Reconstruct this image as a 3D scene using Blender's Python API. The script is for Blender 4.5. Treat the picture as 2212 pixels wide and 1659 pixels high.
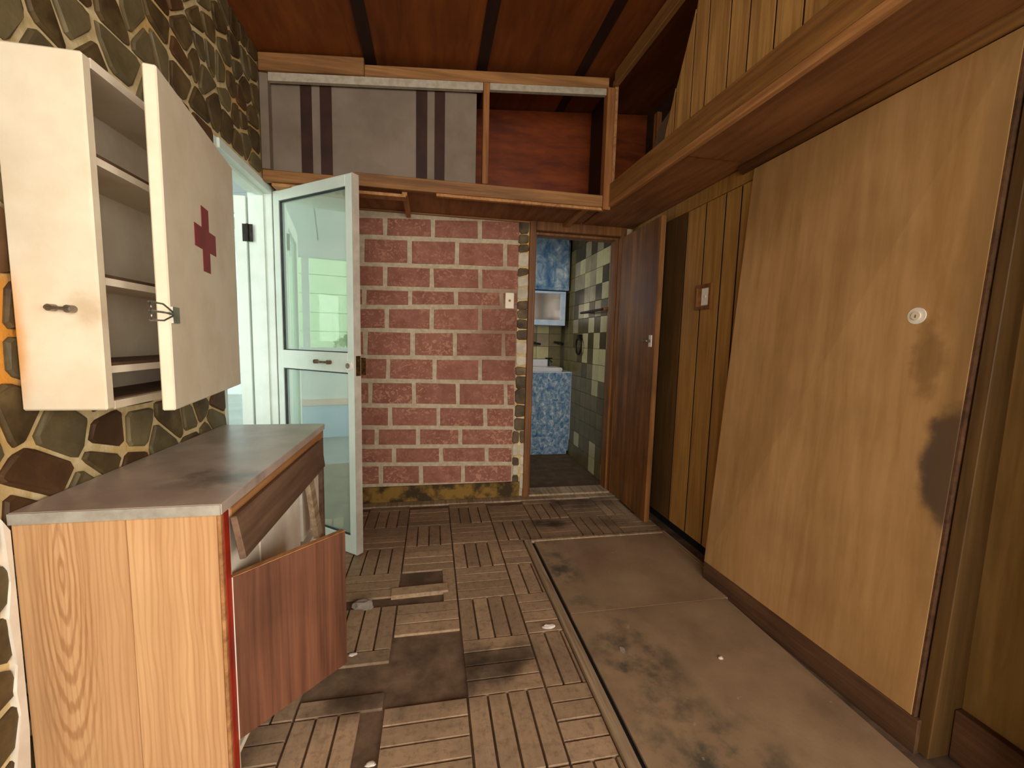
import bpy, math, random
import numpy as np
from mathutils import Vector, Matrix

for o in list(bpy.data.objects):
    bpy.data.objects.remove(o, do_unlink=True)
scene = bpy.context.scene
COL = scene.collection
rnd = random.Random(7)

# ------------------------------------------------------------------ camera
FPX, YAW, PITCH, ROLL, CAMH = 905.34, math.radians(10.867), math.radians(-5.806), math.radians(1.3926), 1.25
_F = Vector((math.sin(YAW) * math.cos(PITCH), math.cos(YAW) * math.cos(PITCH), math.sin(PITCH)))
_R = Vector((math.cos(YAW), -math.sin(YAW), 0))
_U = _R.cross(_F)
_R2 = math.cos(ROLL) * _R + math.sin(ROLL) * _U
_U2 = -math.sin(ROLL) * _R + math.cos(ROLL) * _U
CAM = Vector((0, 0, CAMH))
cd = bpy.data.cameras.new('camera')
cd.sensor_fit = 'HORIZONTAL'
cd.sensor_width = 36.0
cd.lens = 36.0 * FPX / 2212.0
cd.clip_start = 0.02
cd.clip_end = 2000
cam = bpy.data.objects.new('camera', cd)
COL.objects.link(cam)
cam.matrix_world = Matrix(((_R2.x, _U2.x, -_F.x, 0), (_R2.y, _U2.y, -_F.y, 0), (_R2.z, _U2.z, -_F.z, CAMH), (0, 0, 0, 1)))
scene.camera = cam


def ray(x, y):
    return _F + _R2 * ((x - 1106) / FPX) - _U2 * ((y - 829.5) / FPX)


def at_x(x, y, v):
    d = ray(x, y); return CAM + d * (v / d.x)


def at_y(x, y, v):
    d = ray(x, y); return CAM + d * (v / d.y)


def at_z(x, y, v):
    d = ray(x, y); return CAM + d * ((v - CAMH) / d.z)


# ------------------------------------------------------------------ light
scene.view_settings.view_transform = 'Standard'
scene.view_settings.look = 'None'
scene.view_settings.gamma = 1.0
scene.view_settings.use_curve_mapping = False
scene.view_settings.exposure = 0.0

world = bpy.data.worlds.new('overcast_sky')
scene.world = world
world.use_nodes = True
bg = world.node_tree.nodes['Background']
bg.inputs['Color'].default_value = (0.90, 0.96, 1.0, 1)
bg.inputs['Strength'].default_value = 2.2


def area(name, loc, direction, sx, sy, power, color):
    l = bpy.data.lights.new(name, 'AREA')
    l.shape = 'RECTANGLE'; l.size = sx; l.size_y = sy; l.energy = power; l.color = color
    o = bpy.data.objects.new(name, l)
    COL.objects.link(o)
    o.location = loc
    o.rotation_euler = Vector(direction).to_track_quat('-Z', 'Z').to_euler()
    return o


# daylight entering by the large window behind the photographer
area('window_daylight', (0.55, -2.42, 1.60), (-0.05, 1, -0.12), 4.2, 1.9, 150, (1.0, 0.94, 0.84))
area('side_fill', (3.12, -1.15, 1.55), (-1, 0.15, -0.1), 2.2, 1.7, 105, (1.0, 0.94, 0.84))  # unseen light added on the right to lift the cabinet and counter fronts
# daylight entering the porch; the wash room fill is unseen, added to brighten it
area('porch_daylight', (-2.35, 0.16, 1.5), (0, 1, 0), 2.3, 1.9, 62, (0.93, 0.98, 1.0))
area('washroom_fill', (0.12, 4.1, 1.75), (1, 0, -0.1), 0.5, 0.6, 8, (0.86, 0.95, 1.0))

# ------------------------------------------------------------------ materials
MATS = {}


def srgb(r, g, b):
    def f(c):
        c /= 255.0
        return c / 12.92 if c <= 0.04045 else ((c + 0.055) / 1.055) ** 2.4
    return (f(r), f(g), f(b), 1)


class NT:
    def __init__(s, name):
        m = bpy.data.materials.new(name); m.use_nodes = True
        s.m = m; s.n = m.node_tree.nodes; s.l = m.node_tree.links
        s.b = s.n['Principled BSDF']
        s.tc = s.n.new('ShaderNodeTexCoord')
        s.oi = s.n.new('ShaderNodeObjectInfo')

    def node(s, t, **kw):
        n = s.n.new(t)
        for k, v in kw.items(): setattr(n, k, v)
        return n

    def coords(s, scale=(1, 1, 1), jitter=0.0):
        mp = s.node('ShaderNodeMapping')
        mp.inputs['Scale'].default_value = scale
        s.l.new(s.tc.outputs['Object'], mp.inputs['Vector'])
        if jitter:
            mul = s.node('ShaderNodeVectorMath', operation='SCALE')
            cx = s.node('ShaderNodeCombineXYZ')
            s.l.new(s.oi.outputs['Random'], cx.inputs[0]); s.l.new(s.oi.outputs['Random'], cx.inputs[1]); s.l.new(s.oi.outputs['Random'], cx.inputs[2])
            s.l.new(cx.outputs[0], mul.inputs[0]); mul.inputs['Scale'].default_value = jitter
            s.l.new(mul.outputs[0], mp.inputs['Location'])
        return mp.outputs[0]

    def noise(s, vec, scale, detail=4, rough=0.55, dist=0.0):
        n = s.node('ShaderNodeTexNoise')
        n.inputs['Scale'].default_value = scale; n.inputs['Detail'].default_value = detail
        n.inputs['Roughness'].default_value = rough; n.inputs['Distortion'].default_value = dist
        s.l.new(vec, n.inputs['Vector'])
        return n.outputs['Fac']

    def ramp(s, fac, stops):
        r = s.node('ShaderNodeValToRGB')
        e = r.color_ramp.elements
        while len(e) > 1: e.remove(e[-1])
        e[0].position = stops[0][0]; e[0].color = stops[0][1]
        for p, c in stops[1:]:
            x = e.new(p); x.color = c
        s.l.new(fac, r.inputs[0])
        return r.outputs[0]

    def mix(s, fac, a, b, mode='MIX'):
        m = s.node('ShaderNodeMix', data_type='RGBA', blend_type=mode)
        for sock, v in ((m.inputs[0], fac), (m.inputs[6], a), (m.inputs[7], b)):
            if hasattr(v, 'is_linked'): s.l.new(v, sock)
            else: sock.default_value = v
        return m.outputs[2]

    def math(s, op, a, b=0.0):
        m = s.node('ShaderNodeMath', operation=op)
        for sock, v in ((m.inputs[0], a), (m.inputs[1], b)):
            if hasattr(v, 'is_linked'): s.l.new(v, sock)
            else: sock.default_value = v
        return m.outputs[0]

    def spot(s, centre, radius, soft=0.5, nscale=6.0, namp=0.5):
        """mask of a stain around a point of the object, edge broken by noise"""
        v = s.node('ShaderNodeVectorMath', operation='SUBTRACT')
        s.l.new(s.tc.outputs['Object'], v.inputs[0]); v.inputs[1].default_value = centre
        d = s.node('ShaderNodeVectorMath', operation='DIVIDE')
        s.l.new(v.outputs[0], d.inputs[0]); d.inputs[1].default_value = radius
        L = s.node('ShaderNodeVectorMath', operation='LENGTH'); s.l.new(d.outputs[0], L.inputs[0])
        n = s.noise(s.coords(), nscale, 4)
        dd = s.math('ADD', L.outputs['Value'], s.math('MULTIPLY', s.math('SUBTRACT', n, 0.5), namp * 2))
        mr = s.node('ShaderNodeMapRange'); mr.interpolation_type = 'SMOOTHSTEP'
        s.l.new(dd, mr.inputs[0])
        mr.inputs[1].default_value = 1.0 - soft; mr.inputs[2].default_value = 1.0 + soft * 0.3
        mr.inputs[3].default_value = 1.0; mr.inputs[4].default_value = 0.0
        return mr.outputs[0]

    def finish(s, color, rough=0.7, bump=None, strength=0.3, dist=0.004, spec=0.3):
        if hasattr(color, 'is_linked'): s.l.new(color, s.b.inputs['Base Color'])
        else: s.b.inputs['Base Color'].default_value = color
        if hasattr(rough, 'is_linked'): s.l.new(rough, s.b.inputs['Roughness'])
        else: s.b.inputs['Roughness'].default_value = rough
        s.b.inputs['Specular IOR Level'].default_value = spec
        if bump is not None:
            bp = s.node('ShaderNodeBump'); bp.inputs['Strength'].default_value = strength; bp.inputs['Distance'].default_value = dist
            s.l.new(bump, bp.inputs['Height']); s.l.new(bp.outputs[0], s.b.inputs['Normal'])
        MATS[s.m.name] = s.m
        return s.m


def wood(name, light, dark, axis='z', grain=60.0, rough=0.6, vary=0.25, stretch=0.05, extra=None, spec=0.3, blotch=0.35, ramp_w=0.13):
    t = NT(name)
    sc = {'x': (stretch, 1, 1), 'y': (1, stretch, 1), 'z': (1, 1, stretch)}[axis]
    v = t.coords(sc, 7.0)
    a = t.noise(v, grain, 5, 0.6, 0.4)
    b = t.noise(v, grain * 0.22, 3, 0.5, 1.2)
    g = t.math('ADD', t.math('MULTIPLY', a, 0.5), t.math('MULTIPLY', b, 0.5))
    c = t.ramp(g, [(0.5 - ramp_w, dark), (0.5 + ramp_w, light)])
    big = t.noise(t.coords((1, 1, 1), 3.0), 3.5, 4)
    d2 = tuple(x * 0.62 for x in dark[:3]) + (1,)
    c = t.mix(t.math('MULTIPLY', t.ramp(big, [(0.45, (0, 0, 0, 1)), (0.75, (1, 1, 1, 1))]), blotch), c, d2)
    hv = t.node('ShaderNodeHueSaturation')
    t.l.new(c, hv.inputs['Color'])
    t.l.new(t.math('ADD', t.math('MULTIPLY', t.oi.outputs['Random'], vary), 1.0 - vary / 2), hv.inputs['Value'])
    c = hv.outputs[0]
    if extra: c = extra(t, c)
    return t.finish(c, rough, g, 0.25, 0.003, spec)


def plain(name, c1, c2, scale=8.0, rough=0.6, bump=0.15, bscale=None, vary=0.0, extra=None, metallic=0.0, spec=0.3, lo=0.38, hi=0.68):
    t = NT(name)
    v = t.coords((1, 1, 1), 5.0 if vary else 0)
    n = t.noise(v, scale, 6, 0.6)
    c = t.ramp(n, [(lo, c1), (hi, c2)])
    if vary:
        hv = t.node('ShaderNodeHueSaturation'); t.l.new(c, hv.inputs['Color'])
        t.l.new(t.math('ADD', t.math('MULTIPLY', t.oi.outputs['Random'], vary), 1.0 - vary / 2), hv.inputs['Value'])
        c = hv.outputs[0]
    if extra: c = extra(t, c)
    t.b.inputs['Metallic'].default_value = metallic
    nb = t.noise(t.coords(), bscale or scale * 6, 4)
    return t.finish(c, rough, nb, bump, 0.003, spec)


def glass(name, tint, refl, dusty=0.06):
    m = bpy.data.materials.new(name); m.use_nodes = True
    n, l = m.node_tree.nodes, m.node_tree.links
    for x in list(n): n.remove(x)
    out = n.new('ShaderNodeOutputMaterial')
    tr = n.new('ShaderNodeBsdfTransparent'); tr.inputs[0].default_value = tint
    gl = n.new('ShaderNodeBsdfGlossy'); gl.inputs['Roughness'].default_value = 0.012; gl.inputs[0].default_value = (0.93, 1.0, 0.96, 1)
    df = n.new('ShaderNodeBsdfDiffuse'); df.inputs[0].default_value = srgb(205, 225, 210)
    m1 = n.new('ShaderNodeMixShader'); m1.inputs[0].default_value = refl
    m2 = n.new('ShaderNodeMixShader'); m2.inputs[0].default_value = dusty
    l.new(tr.outputs[0], m1.inputs[1]); l.new(gl.outputs[0], m1.inputs[2])
    l.new(m1.outputs[0], m2.inputs[1]); l.new(df.outputs[0], m2.inputs[2])
    l.new(m2.outputs[0], out.inputs[0])
    MATS[name] = m
    return m


# ------------------------------------------------------------------ mesh helpers
class MB:
    """collects simple solids, built as ONE mesh object"""
    def __init__(s): s.v = []; s.f = []; s.smooth = False

    def hexa(s, p):          # 8 points: bottom ring 0-3, top ring 4-7
        k = len(s.v); s.v += [tuple(q) for q in p]
        for f in ((3, 2, 1, 0), (4, 5, 6, 7), (0, 1, 5, 4), (1, 2, 6, 5), (2, 3, 7, 6), (3, 0, 4, 7)):
            s.f.append(tuple(k + i for i in f))
        return s

    def box(s, x0, x1, y0, y1, z0, z1):
        return s.hexa([(x0, y0, z0), (x1, y0, z0), (x1, y1, z0), (x0, y1, z0), (x0, y0, z1), (x1, y0, z1), (x1, y1, z1), (x0, y1, z1)])

    def prism(s, pts, fn, d, bev=0.0, back=0.0, top_jit=0.0):
        """polygon pts (u, v) raised from w=back to w=d with a chamfer; fn(u, v, w) gives the point"""
        n = len(pts); k = len(s.v)
        cx = sum(p[0] for p in pts) / n; cy = sum(p[1] for p in pts) / n
        base = [fn(p[0], p[1], back) for p in pts]
        mid = [fn(p[0], p[1], d - bev) for p in pts]
        rings = [base, mid]
        if bev > 0:
            ins = []
            for p in pts:
                dx, dy = cx - p[0], cy - p[1]; L = math.hypot(dx, dy) or 1
                q = min(bev * 1.3 / L, 0.4)
                ins.append(fn(p[0] + dx * q, p[1] + dy * q, d + (rnd.uniform(-top_jit, top_jit) if top_jit else 0)))
            rings.append(ins)
        for r in rings: s.v += [tuple(q) for q in r]
        for ri in range(len(rings) - 1):
            a = k + ri * n; b = a + n
            for i in range(n):
                j = (i + 1) % n
                s.f.append((a + i, a + j, b + j, b + i))
        top = k + (len(rings) - 1) * n
        s.f.append(tuple(top + i for i in range(n)))
        return s

    def cyl(s, a, b, r, n=14, r2=None):
        a = Vector(a); b = Vector(b); r2 = r if r2 is None else r2
        d = (b - a).normalized(); u = d.orthogonal().normalized(); w = d.cross(u)
        k = len(s.v)
        for c, rr in ((a, r), (b, r2)):
            for i in range(n):
                t = 2 * math.pi * i / n
                s.v.append(tuple(c + (u * math.cos(t) + w * math.sin(t)) * rr))
        for i in range(n):
            j = (i + 1) % n
            s.f.append((k + i, k + j, k + n + j, k + n + i))
        s.f.append(tuple(k + n - 1 - i for i in range(n))); s.f.append(tuple(k + n + i for i in range(n)))
        return s

    def tube(s, pts, r, n=8, closed=False):
        pts = [Vector(p) for p in pts]; k = len(s.v); m = len(pts); up = None
        for i, p in enumerate(pts):
            a = pts[(i - 1) % m] if (closed or i > 0) else p
            b = pts[(i + 1) % m] if (closed or i < m - 1) else p
            d = (b - a).normalized()
            if up is None: up = d.orthogonal().normalized()
            up = (up - d * up.dot(d)).normalized(); w = d.cross(up)
            for q in range(n):
                t = 2 * math.pi * q / n
                s.v.append(tuple(p + (up * math.cos(t) + w * math.sin(t)) * r))
        for i in range(m if closed else m - 1):
            a = k + i * n; b = k + ((i + 1) % m) * n
            for q in range(n):
                j = (q + 1) % n
                s.f.append((a + q, a + j, b + j, b + q))
        if not closed:
            s.f.append(tuple(k + n - 1 - q for q in range(n))); s.f.append(tuple(k + (m - 1) * n + q for q in range(n)))
        return s

    def plane_box(s, org, U, V, W, u0, u1, v0, v1, w0, w1):
        f = lambda u, v, w: org + U * u + V * v + W * w
        return s.hexa([f(u0, v0, w0), f(u1, v0, w0), f(u1, v1, w0), f(u0, v1, w0), f(u0, v0, w1), f(u1, v0, w1), f(u1, v1, w1), f(u0, v1, w1)])

    def build(s, name, mat, parent=None, bevel=0.0, seg=1):
        me = bpy.data.meshes.new(name); me.from_pydata(s.v, [], s.f); me.validate()
        import bmesh
        bm = bmesh.new(); bm.from_mesh(me); bmesh.ops.recalc_face_normals(bm, faces=bm.faces)
        if bevel > 0:
            bmesh.ops.bevel(bm, geom=list(bm.edges), offset=bevel, segments=seg, affect='EDGES', clamp_overlap=True)
        bm.to_mesh(me); bm.free()
        if s.smooth:
            for p in me.polygons: p.use_smooth = True
        me.materials.append(MATS[mat] if isinstance(mat, str) else mat)
        o = bpy.data.objects.new(name, me); COL.objects.link(o)
        if parent is not None:
            o.parent = parent
            mw = parent.matrix_basis.copy(); p = parent.parent
            o.matrix_parent_inverse = world_of(parent).inverted()
        return o


def world_of(o):
    m = o.matrix_basis.copy()
    if o.parent is not None:
        m = world_of(o.parent) @ o.matrix_parent_inverse @ m
    return m


def thing(name, loc, label, cat, group=None, kind=None):
    o = bpy.data.objects.new(name, None); COL.objects.link(o)
    o.location = loc; o.empty_display_size = 0.1
    tag(o, label, cat, group, kind)
    return o


def tag(o, label=None, cat=None, group=None, kind=None):
    if label: o['label'] = label
    if cat: o['category'] = cat
    if group: o['group'] = group
    if kind: o['kind'] = kind
    return o


def boxo(name, mat, parent, *b, bevel=0.0):
    return MB().box(*b).build(name, mat, parent, bevel)


def struct(o, label=None):
    o['kind'] = 'structure'
    if label: o['label'] = label
    return o


# ------------------------------------------------------------------ palette
def floor_stains(t, c):
    dirt = srgb(44, 34, 26)
    for ctr, rad, k in (((0.02, 1.47, 0), (0.46, 0.16, 1), 0.85), ((-0.22, 1.40, 0), (0.2, 0.09, 1), 0.7),
                        ((0.82, 2.69, 0), (0.17, 0.09, 1), 0.9), ((1.22, 2.66, 0), (0.17, 0.10, 1), 0.55),
                        ((1.15, 3.05, 0), (0.42, 0.16, 1), 0.75), ((0.1, 2.85, 0), (1.0, 0.45, 1), 0.45), ((0.28, 1.52, 0), (0.2, 0.12, 1), 0.6)):
        c = t.mix(t.math('MULTIPLY', t.spot(ctr, rad, 0.8, 9, 0.6), k), c, dirt)
    dust = t.noise(t.coords(), 5, 6, 0.65)
    c = t.mix(t.math('MULTIPLY', t.ramp(dust, [(0.42, (0, 0, 0, 1)), (0.68, (1, 1, 1, 1))]), 0.6), c, srgb(134, 114, 92))
    fine = t.noise(t.coords(), 38, 4, 0.7)
    c = t.mix(t.math('MULTIPLY', t.ramp(fine, [(0.48, (0, 0, 0, 1)), (0.7, (1, 1, 1, 1))]), 0.45), c, srgb(78, 62, 48))
    return c


wood('parquet_x', srgb(186, 156, 122), srgb(150, 122, 94), 'x', 70, 0.75, 0.4, 0.06, floor_stains, 0.2, 0.2, 0.3)
wood('parquet_y', srgb(186, 156, 122), srgb(150, 122, 94), 'y', 70, 0.75, 0.4, 0.06, floor_stains, 0.2, 0.2, 0.3)
plain('screed', srgb(84, 66, 50), srgb(124, 100, 76), 9, 0.9, 0.4)


def slab_stains(t, c):
    c = t.mix(t.math('MULTIPLY', t.spot((1.5, 0.945, 0.91), (1, 0.085, 0.20), 0.3, 12, 0.4), 0.85), c, srgb(66, 54, 50))
    c = t.mix(t.math('MULTIPLY', t.spot((1.5, 1.04, 1.22), (1, 0.05, 0.13), 0.7, 22, 0.8), 0.5), c, srgb(104, 74, 40))
    c = t.mix(t.math('MULTIPLY', t.spot((1.5, 1.75, 2.0), (1, 0.28, 0.3), 0.9, 5, 0.5), 0.35), c, srgb(112, 78, 42))
    c = t.mix(t.math('MULTIPLY', t.spot((1.5, 0.95, 1.5), (1, 0.06, 1.2), 0.9, 6, 0.4), 0.4), c, srgb(96, 74, 36))
    return c


wood('slab_ply', srgb(190, 148, 98), srgb(162, 122, 74), 'z', 26, 0.6, 0.0, 0.1, slab_stains, 0.2, 0.3)
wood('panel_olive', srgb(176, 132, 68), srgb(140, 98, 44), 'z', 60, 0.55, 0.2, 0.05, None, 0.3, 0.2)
wood('side_ply', srgb(150, 120, 68), srgb(122, 94, 50), 'z', 40, 0.6, 0.1, 0.08)
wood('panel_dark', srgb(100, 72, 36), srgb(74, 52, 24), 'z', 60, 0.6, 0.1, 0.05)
wood('loft_board', srgb(200, 154, 92), srgb(148, 106, 58), 'z', 75, 0.6, 0.22, 0.04, None, 0.2, 0.35)
wood('rail_y', srgb(158, 112, 60), srgb(116, 78, 40), 'y', 60, 0.6, 0.15, 0.05)
wood('rail_x', srgb(160, 112, 64), srgb(112, 74, 38), 'x', 60, 0.6, 0.2, 0.05)
wood('post_z', srgb(172, 112, 60), srgb(118, 72, 34), 'z', 60, 0.6, 0.15, 0.05)
wood('soffit', srgb(154, 104, 62), srgb(118, 76, 42), 'y', 30, 0.65, 0.15, 0.1)
wood('ceiling_ply', srgb(136, 72, 20), srgb(98, 46, 9), 'y', 20, 0.7, 0.12, 0.15)
wood('ceiling_batten', srgb(48, 20, 8), srgb(30, 12, 5), 'y', 40, 0.7, 0.1)
wood('loft_red', srgb(132, 58, 14), srgb(88, 34, 6), 'x', 25, 0.5, 0.1, 0.2)
wood('dark_frame', srgb(140, 90, 44), srgb(92, 56, 24), 'z', 60, 0.5, 0.1)
wood('wash_door', srgb(152, 100, 46), srgb(98, 60, 24), 'z', 35, 0.5, 0.1, 0.06, None, 0.35, 0.6)
wood('plinth', srgb(106, 74, 48), srgb(70, 46, 30), 'y', 50, 0.7, 0.1)
def pine_rings(t, c):
    w = t.node('ShaderNodeTexWave', wave_type='BANDS', bands_direction='X')
    w.inputs['Scale'].default_value = 24; w.inputs['Distortion'].default_value = 9; w.inputs['Detail'].default_value = 2
    w.inputs['Detail Scale'].default_value = 0.8
    t.l.new(t.coords((1, 1, 0.16), 3.0), w.inputs['Vector'])
    c = t.mix(t.math('MULTIPLY', t.ramp(w.outputs['Fac'], [(0.55, (0, 0, 0, 1)), (0.95, (1, 1, 1, 1))]), 0.28), c, srgb(160, 100, 56))
    mp = t.node('ShaderNodeMapping'); mp.inputs['Scale'].default_value = (1, 0, 0.13); mp.inputs['Location'].default_value = (0.852, 0, -0.088)
    t.l.new(t.tc.outputs['Object'], mp.inputs['Vector'])
    rg = t.node('ShaderNodeTexWave', wave_type='RINGS', rings_direction='Y')
    rg.inputs['Scale'].default_value = 32; rg.inputs['Distortion'].default_value = 2.2; rg.inputs['Detail Scale'].default_value = 3
    t.l.new(mp.outputs[0], rg.inputs['Vector'])
    fig = t.math('MULTIPLY', t.ramp(rg.outputs['Fac'], [(0.45, (0, 0, 0, 1)), (0.9, (1, 1, 1, 1))]), t.spot((-0.855, 1.11, 0.5), (0.075, 1, 0.42), 0.5, 6, 0.15))
    c = t.mix(t.math('MULTIPLY', fig, 0.5), c, srgb(140, 86, 44))
    c = t.mix(t.math('MULTIPLY', t.spot((-0.95, 1.11, 0.4), (0.07, 1, 0.5), 0.9, 6, 0.5), 0.45), c, srgb(150, 116, 80))
    return c


wood('counter_pine', srgb(204, 160, 112), srgb(180, 134, 90), 'z', 60, 0.6, 0.1, 0.03, pine_rings, 0.25, 0.12)
wood('door_mahogany', srgb(124, 78, 54), srgb(78, 46, 30), 'z', 60, 0.5, 0.15, 0.03, None, 0.35, 0.4)
wood('drawer_front', srgb(120, 92, 70), srgb(84, 60, 44), 'y', 50, 0.6, 0.1)
wood('batten_pine', srgb(190, 136, 84), srgb(140, 92, 50), 'y', 60, 0.7, 0.2)
plain('red_paint', srgb(168, 46, 22), srgb(124, 30, 14), 9, 0.5, 0.2)
plain('chipped_white', srgb(222, 208, 186), srgb(240, 228, 208), 9, 0.6, 0.2)


def cab_stain(t, c):
    c = t.mix(t.math('MULTIPLY', t.spot((-0.95, 1.16, 1.2), (0.035, 0.1, 0.22), 0.8, 9, 0.5), 0.85), c, srgb(206, 140, 50))
    c = t.mix(t.math('MULTIPLY', t.spot((-0.80, 1.16, 1.30), (0.045, 0.1, 0.045), 0.9, 30, 0.7), 0.45), c, srgb(170, 134, 84))
    return c


plain('cabinet_cream', srgb(226, 212, 184), srgb(214, 196, 166), 6, 0.55, 0.12, 60, 0, cab_stain)
plain('cabinet_inner', srgb(236, 222, 198), srgb(222, 206, 180), 8, 0.6, 0.1)
plain('cabinet_bare_shade', srgb(96, 70, 50), srgb(74, 54, 38), 12, 0.7, 0.1)
plain('cross_red', srgb(142, 50, 52), srgb(122, 40, 42), 20, 0.6, 0.1)
plain('steel', srgb(120, 112, 104), srgb(160, 150, 140), 30, 0.35, 0.1, metallic=0.9)
plain('rusty_steel', srgb(96, 62, 40), srgb(140, 118, 96), 60, 0.5, 0.2, metallic=0.6)
plain('brass_dark', srgb(70, 48, 24), srgb(120, 88, 50), 60, 0.4, 0.2, metallic=0.7)
plain('black_iron', srgb(26, 22, 20), srgb(48, 40, 34), 40, 0.5, 0.2, metallic=0.4)


def top_stain(t, c):
    c = t.mix(t.math('MULTIPLY', t.spot((-0.6, 1.32, 0.835), (0.14, 0.09, 1), 0.9, 14, 0.8), 0.6), c, srgb(46, 36, 32))
    sp = t.noise(t.coords((1, 0.4, 1)), 60, 3, 0.6)
    return t.mix(t.math('MULTIPLY', t.ramp(sp, [(0.66, (0, 0, 0, 1)), (0.74, (1, 1, 1, 1))]), 0.35), c, srgb(176, 168, 160))


plain('laminate', srgb(160, 142, 128), srgb(188, 170, 154), 7, 0.32, 0.1, 80, 0, top_stain, 0, 0.5)
plain('laminate_edge', srgb(146, 138, 122), srgb(172, 164, 148), 18, 0.5, 0.2)
plain('white_door', srgb(222, 232, 222), srgb(208, 220, 208), 5, 0.4, 0.05)
plain('white_edge', srgb(176, 164, 148), srgb(196, 186, 170), 14, 0.6, 0.2)
plain('gasket', srgb(50, 54, 54), srgb(66, 70, 70), 10, 0.6, 0.05)
plain('white_plastic', srgb(236, 222, 196), srgb(226, 210, 182), 8, 0.4, 0.05)
plain('socket_white', srgb(238, 232, 220), srgb(226, 218, 206), 8, 0.4, 0.05)


def brick_mott(t, c):
    v = t.noise(t.coords((1, 1, 1.2), 4.0), 26, 3, 0.5, 1.6)
    m = t.ramp(v, [(0.53, (0, 0, 0, 1)), (0.60, (1, 1, 1, 1))])
    wherev = t.ramp(t.noise(t.coords(), 2.2, 2), [(0.42, (0.25, 0.25, 0.25, 1)), (0.62, (1, 1, 1, 1))])
    c = t.mix(t.math('MULTIPLY', m, t.math('MULTIPLY', wherev, 0.7)), c, srgb(196, 142, 112))
    c = t.mix(t.math('MULTIPLY', t.spot((0.62, 3.2, 1.3), (0.28, 1, 0.35), 0.9, 7, 0.5), 0.5), c, srgb(92, 54, 40))
    return c


plain('brick_red', srgb(152, 100, 82), srgb(132, 82, 66), 12, 0.85, 0.3, 70, 0.14, brick_mott)


def mortar_dirt(t, c):
    return t.mix(t.math('MULTIPLY', t.spot((0.62, 3.2, 1.4), (0.45, 1, 0.5), 0.9, 5, 0.5), 0.75), c, srgb(128, 84, 66))


plain('mortar_far', srgb(176, 158, 130), srgb(200, 182, 154), 30, 0.9, 0.5, 120, 0, mortar_dirt)


def stone_mott(t, c):
    n = t.noise(t.coords(), 14, 5, 0.6)
    return t.mix(t.math('MULTIPLY', t.ramp(n, [(0.5, (0, 0, 0, 1)), (0.72, (1, 1, 1, 1))]), 0.5), c, srgb(116, 98, 58))


plain('stone_brown', srgb(64, 48, 26), srgb(100, 80, 48), 7, 0.6, 0.5, 50, 0.5, stone_mott)
plain('stone_olive', srgb(84, 72, 46), srgb(110, 96, 66), 6, 0.6, 0.5, 50, 0.4, stone_mott)
plain('stone_rust', srgb(70, 46, 24), srgb(96, 66, 38), 7, 0.6, 0.5, 50, 0.4)


def mort_stain(t, c):
    n = t.noise(t.coords(), 3.2, 4)
    c = t.mix(t.ramp(n, [(0.5, (0, 0, 0, 1)), (0.68, (0.8, 0.8, 0.8, 1))]), c, srgb(206, 158, 72))
    return t.mix(t.math('MULTIPLY', t.spot((-0.955, 1.12, 1.22), (1, 0.10, 0.22), 0.6, 12, 0.5), 0.9), c, srgb(214, 140, 40))


plain('mortar_left', srgb(196, 172, 120), srgb(226, 204, 158), 24, 0.9, 0.6, 90, 0, mort_stain)
plain('yellow_base', srgb(132, 100, 40), srgb(62, 46, 24), 9, 0.8, 0.4, lo=0.44, hi=0.58)
plain('pebble', srgb(70, 56, 38), srgb(120, 100, 72), 9, 0.7, 0.4, 50, 0.5)
plain('pebble_white', srgb(186, 172, 146), srgb(212, 200, 176), 14, 0.8, 0.3, 50, 0.2)


def sheet_mold(t, c):
    n = t.noise(t.coords(), 7, 6, 0.65)
    k = t.ramp(n, [(0.46, (0, 0, 0, 1)), (0.64, (1, 1, 1, 1))])
    for ctr, rad in (((0.78, 1.45, 0), (0.22, 0.36, 1)), ((0.70, 2.1, 0), (0.12, 0.4, 1)), ((0.85, 1.0, 0), (0.3, 0.3, 1))):
        c = t.mix(t.math('MULTIPLY', k, t.math('MULTIPLY', t.spot(ctr, rad, 0.9, 5, 0.4), 0.9)), c, srgb(62, 64, 56))
    sp = t.noise(t.coords(), 24, 2)
    return t.mix(t.math('MULTIPLY', t.ramp(sp, [(0.73, (0, 0, 0, 1)), (0.76, (1, 1, 1, 1))]), 0.5), c, srgb(176, 150, 120))


plain('floor_sheet', srgb(154, 128, 98), srgb(128, 104, 80), 4, 0.6, 0.15, 60, 0.08, sheet_mold)
wood('lath', srgb(186, 162, 130), srgb(130, 106, 80), 'y', 70, 0.7, 0.2)
plain('black_gap', srgb(16, 15, 15), srgb(24, 22, 22), 8, 0.9, 0.1)
plain('wall_dark', srgb(70, 46, 26), srgb(88, 58, 34), 6, 0.9, 0.1)
plain('plaster_cream', srgb(226, 212, 188), srgb(214, 198, 172), 5, 0.8, 0.1)
plain('panel_grey', srgb(128, 112, 96), srgb(110, 94, 78), 3.2, 0.7, 0.08)
plain('strip_dark', srgb(56, 28, 14), srgb(40, 18, 8), 10, 0.6, 0.1)
plain('track_grey', srgb(176, 164, 144), srgb(156, 142, 120), 30, 0.6, 0.1)
plain('porch_white', srgb(232, 238, 236), srgb(222, 230, 228), 4, 0.6, 0.05)
plain('porch_floor', srgb(120, 122, 128), srgb(150, 152, 156), 3, 0.7, 0.1)
plain('porch_blue', srgb(176, 206, 232), srgb(164, 196, 226), 5, 0.6, 0.05)
plain('porch_peach', srgb(230, 196, 176), srgb(222, 186, 166), 5, 0.6, 0.05)
plain('lime_paint', srgb(212, 236, 186), srgb(226, 244, 204), 3, 0.7, 0.05)
plain('leaf_green', srgb(150, 186, 110), srgb(200, 222, 160), 3, 0.7, 0.2)
plain('lawn', srgb(150, 190, 110), srgb(186, 214, 150), 1.5, 0.9, 0.2)
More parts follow.
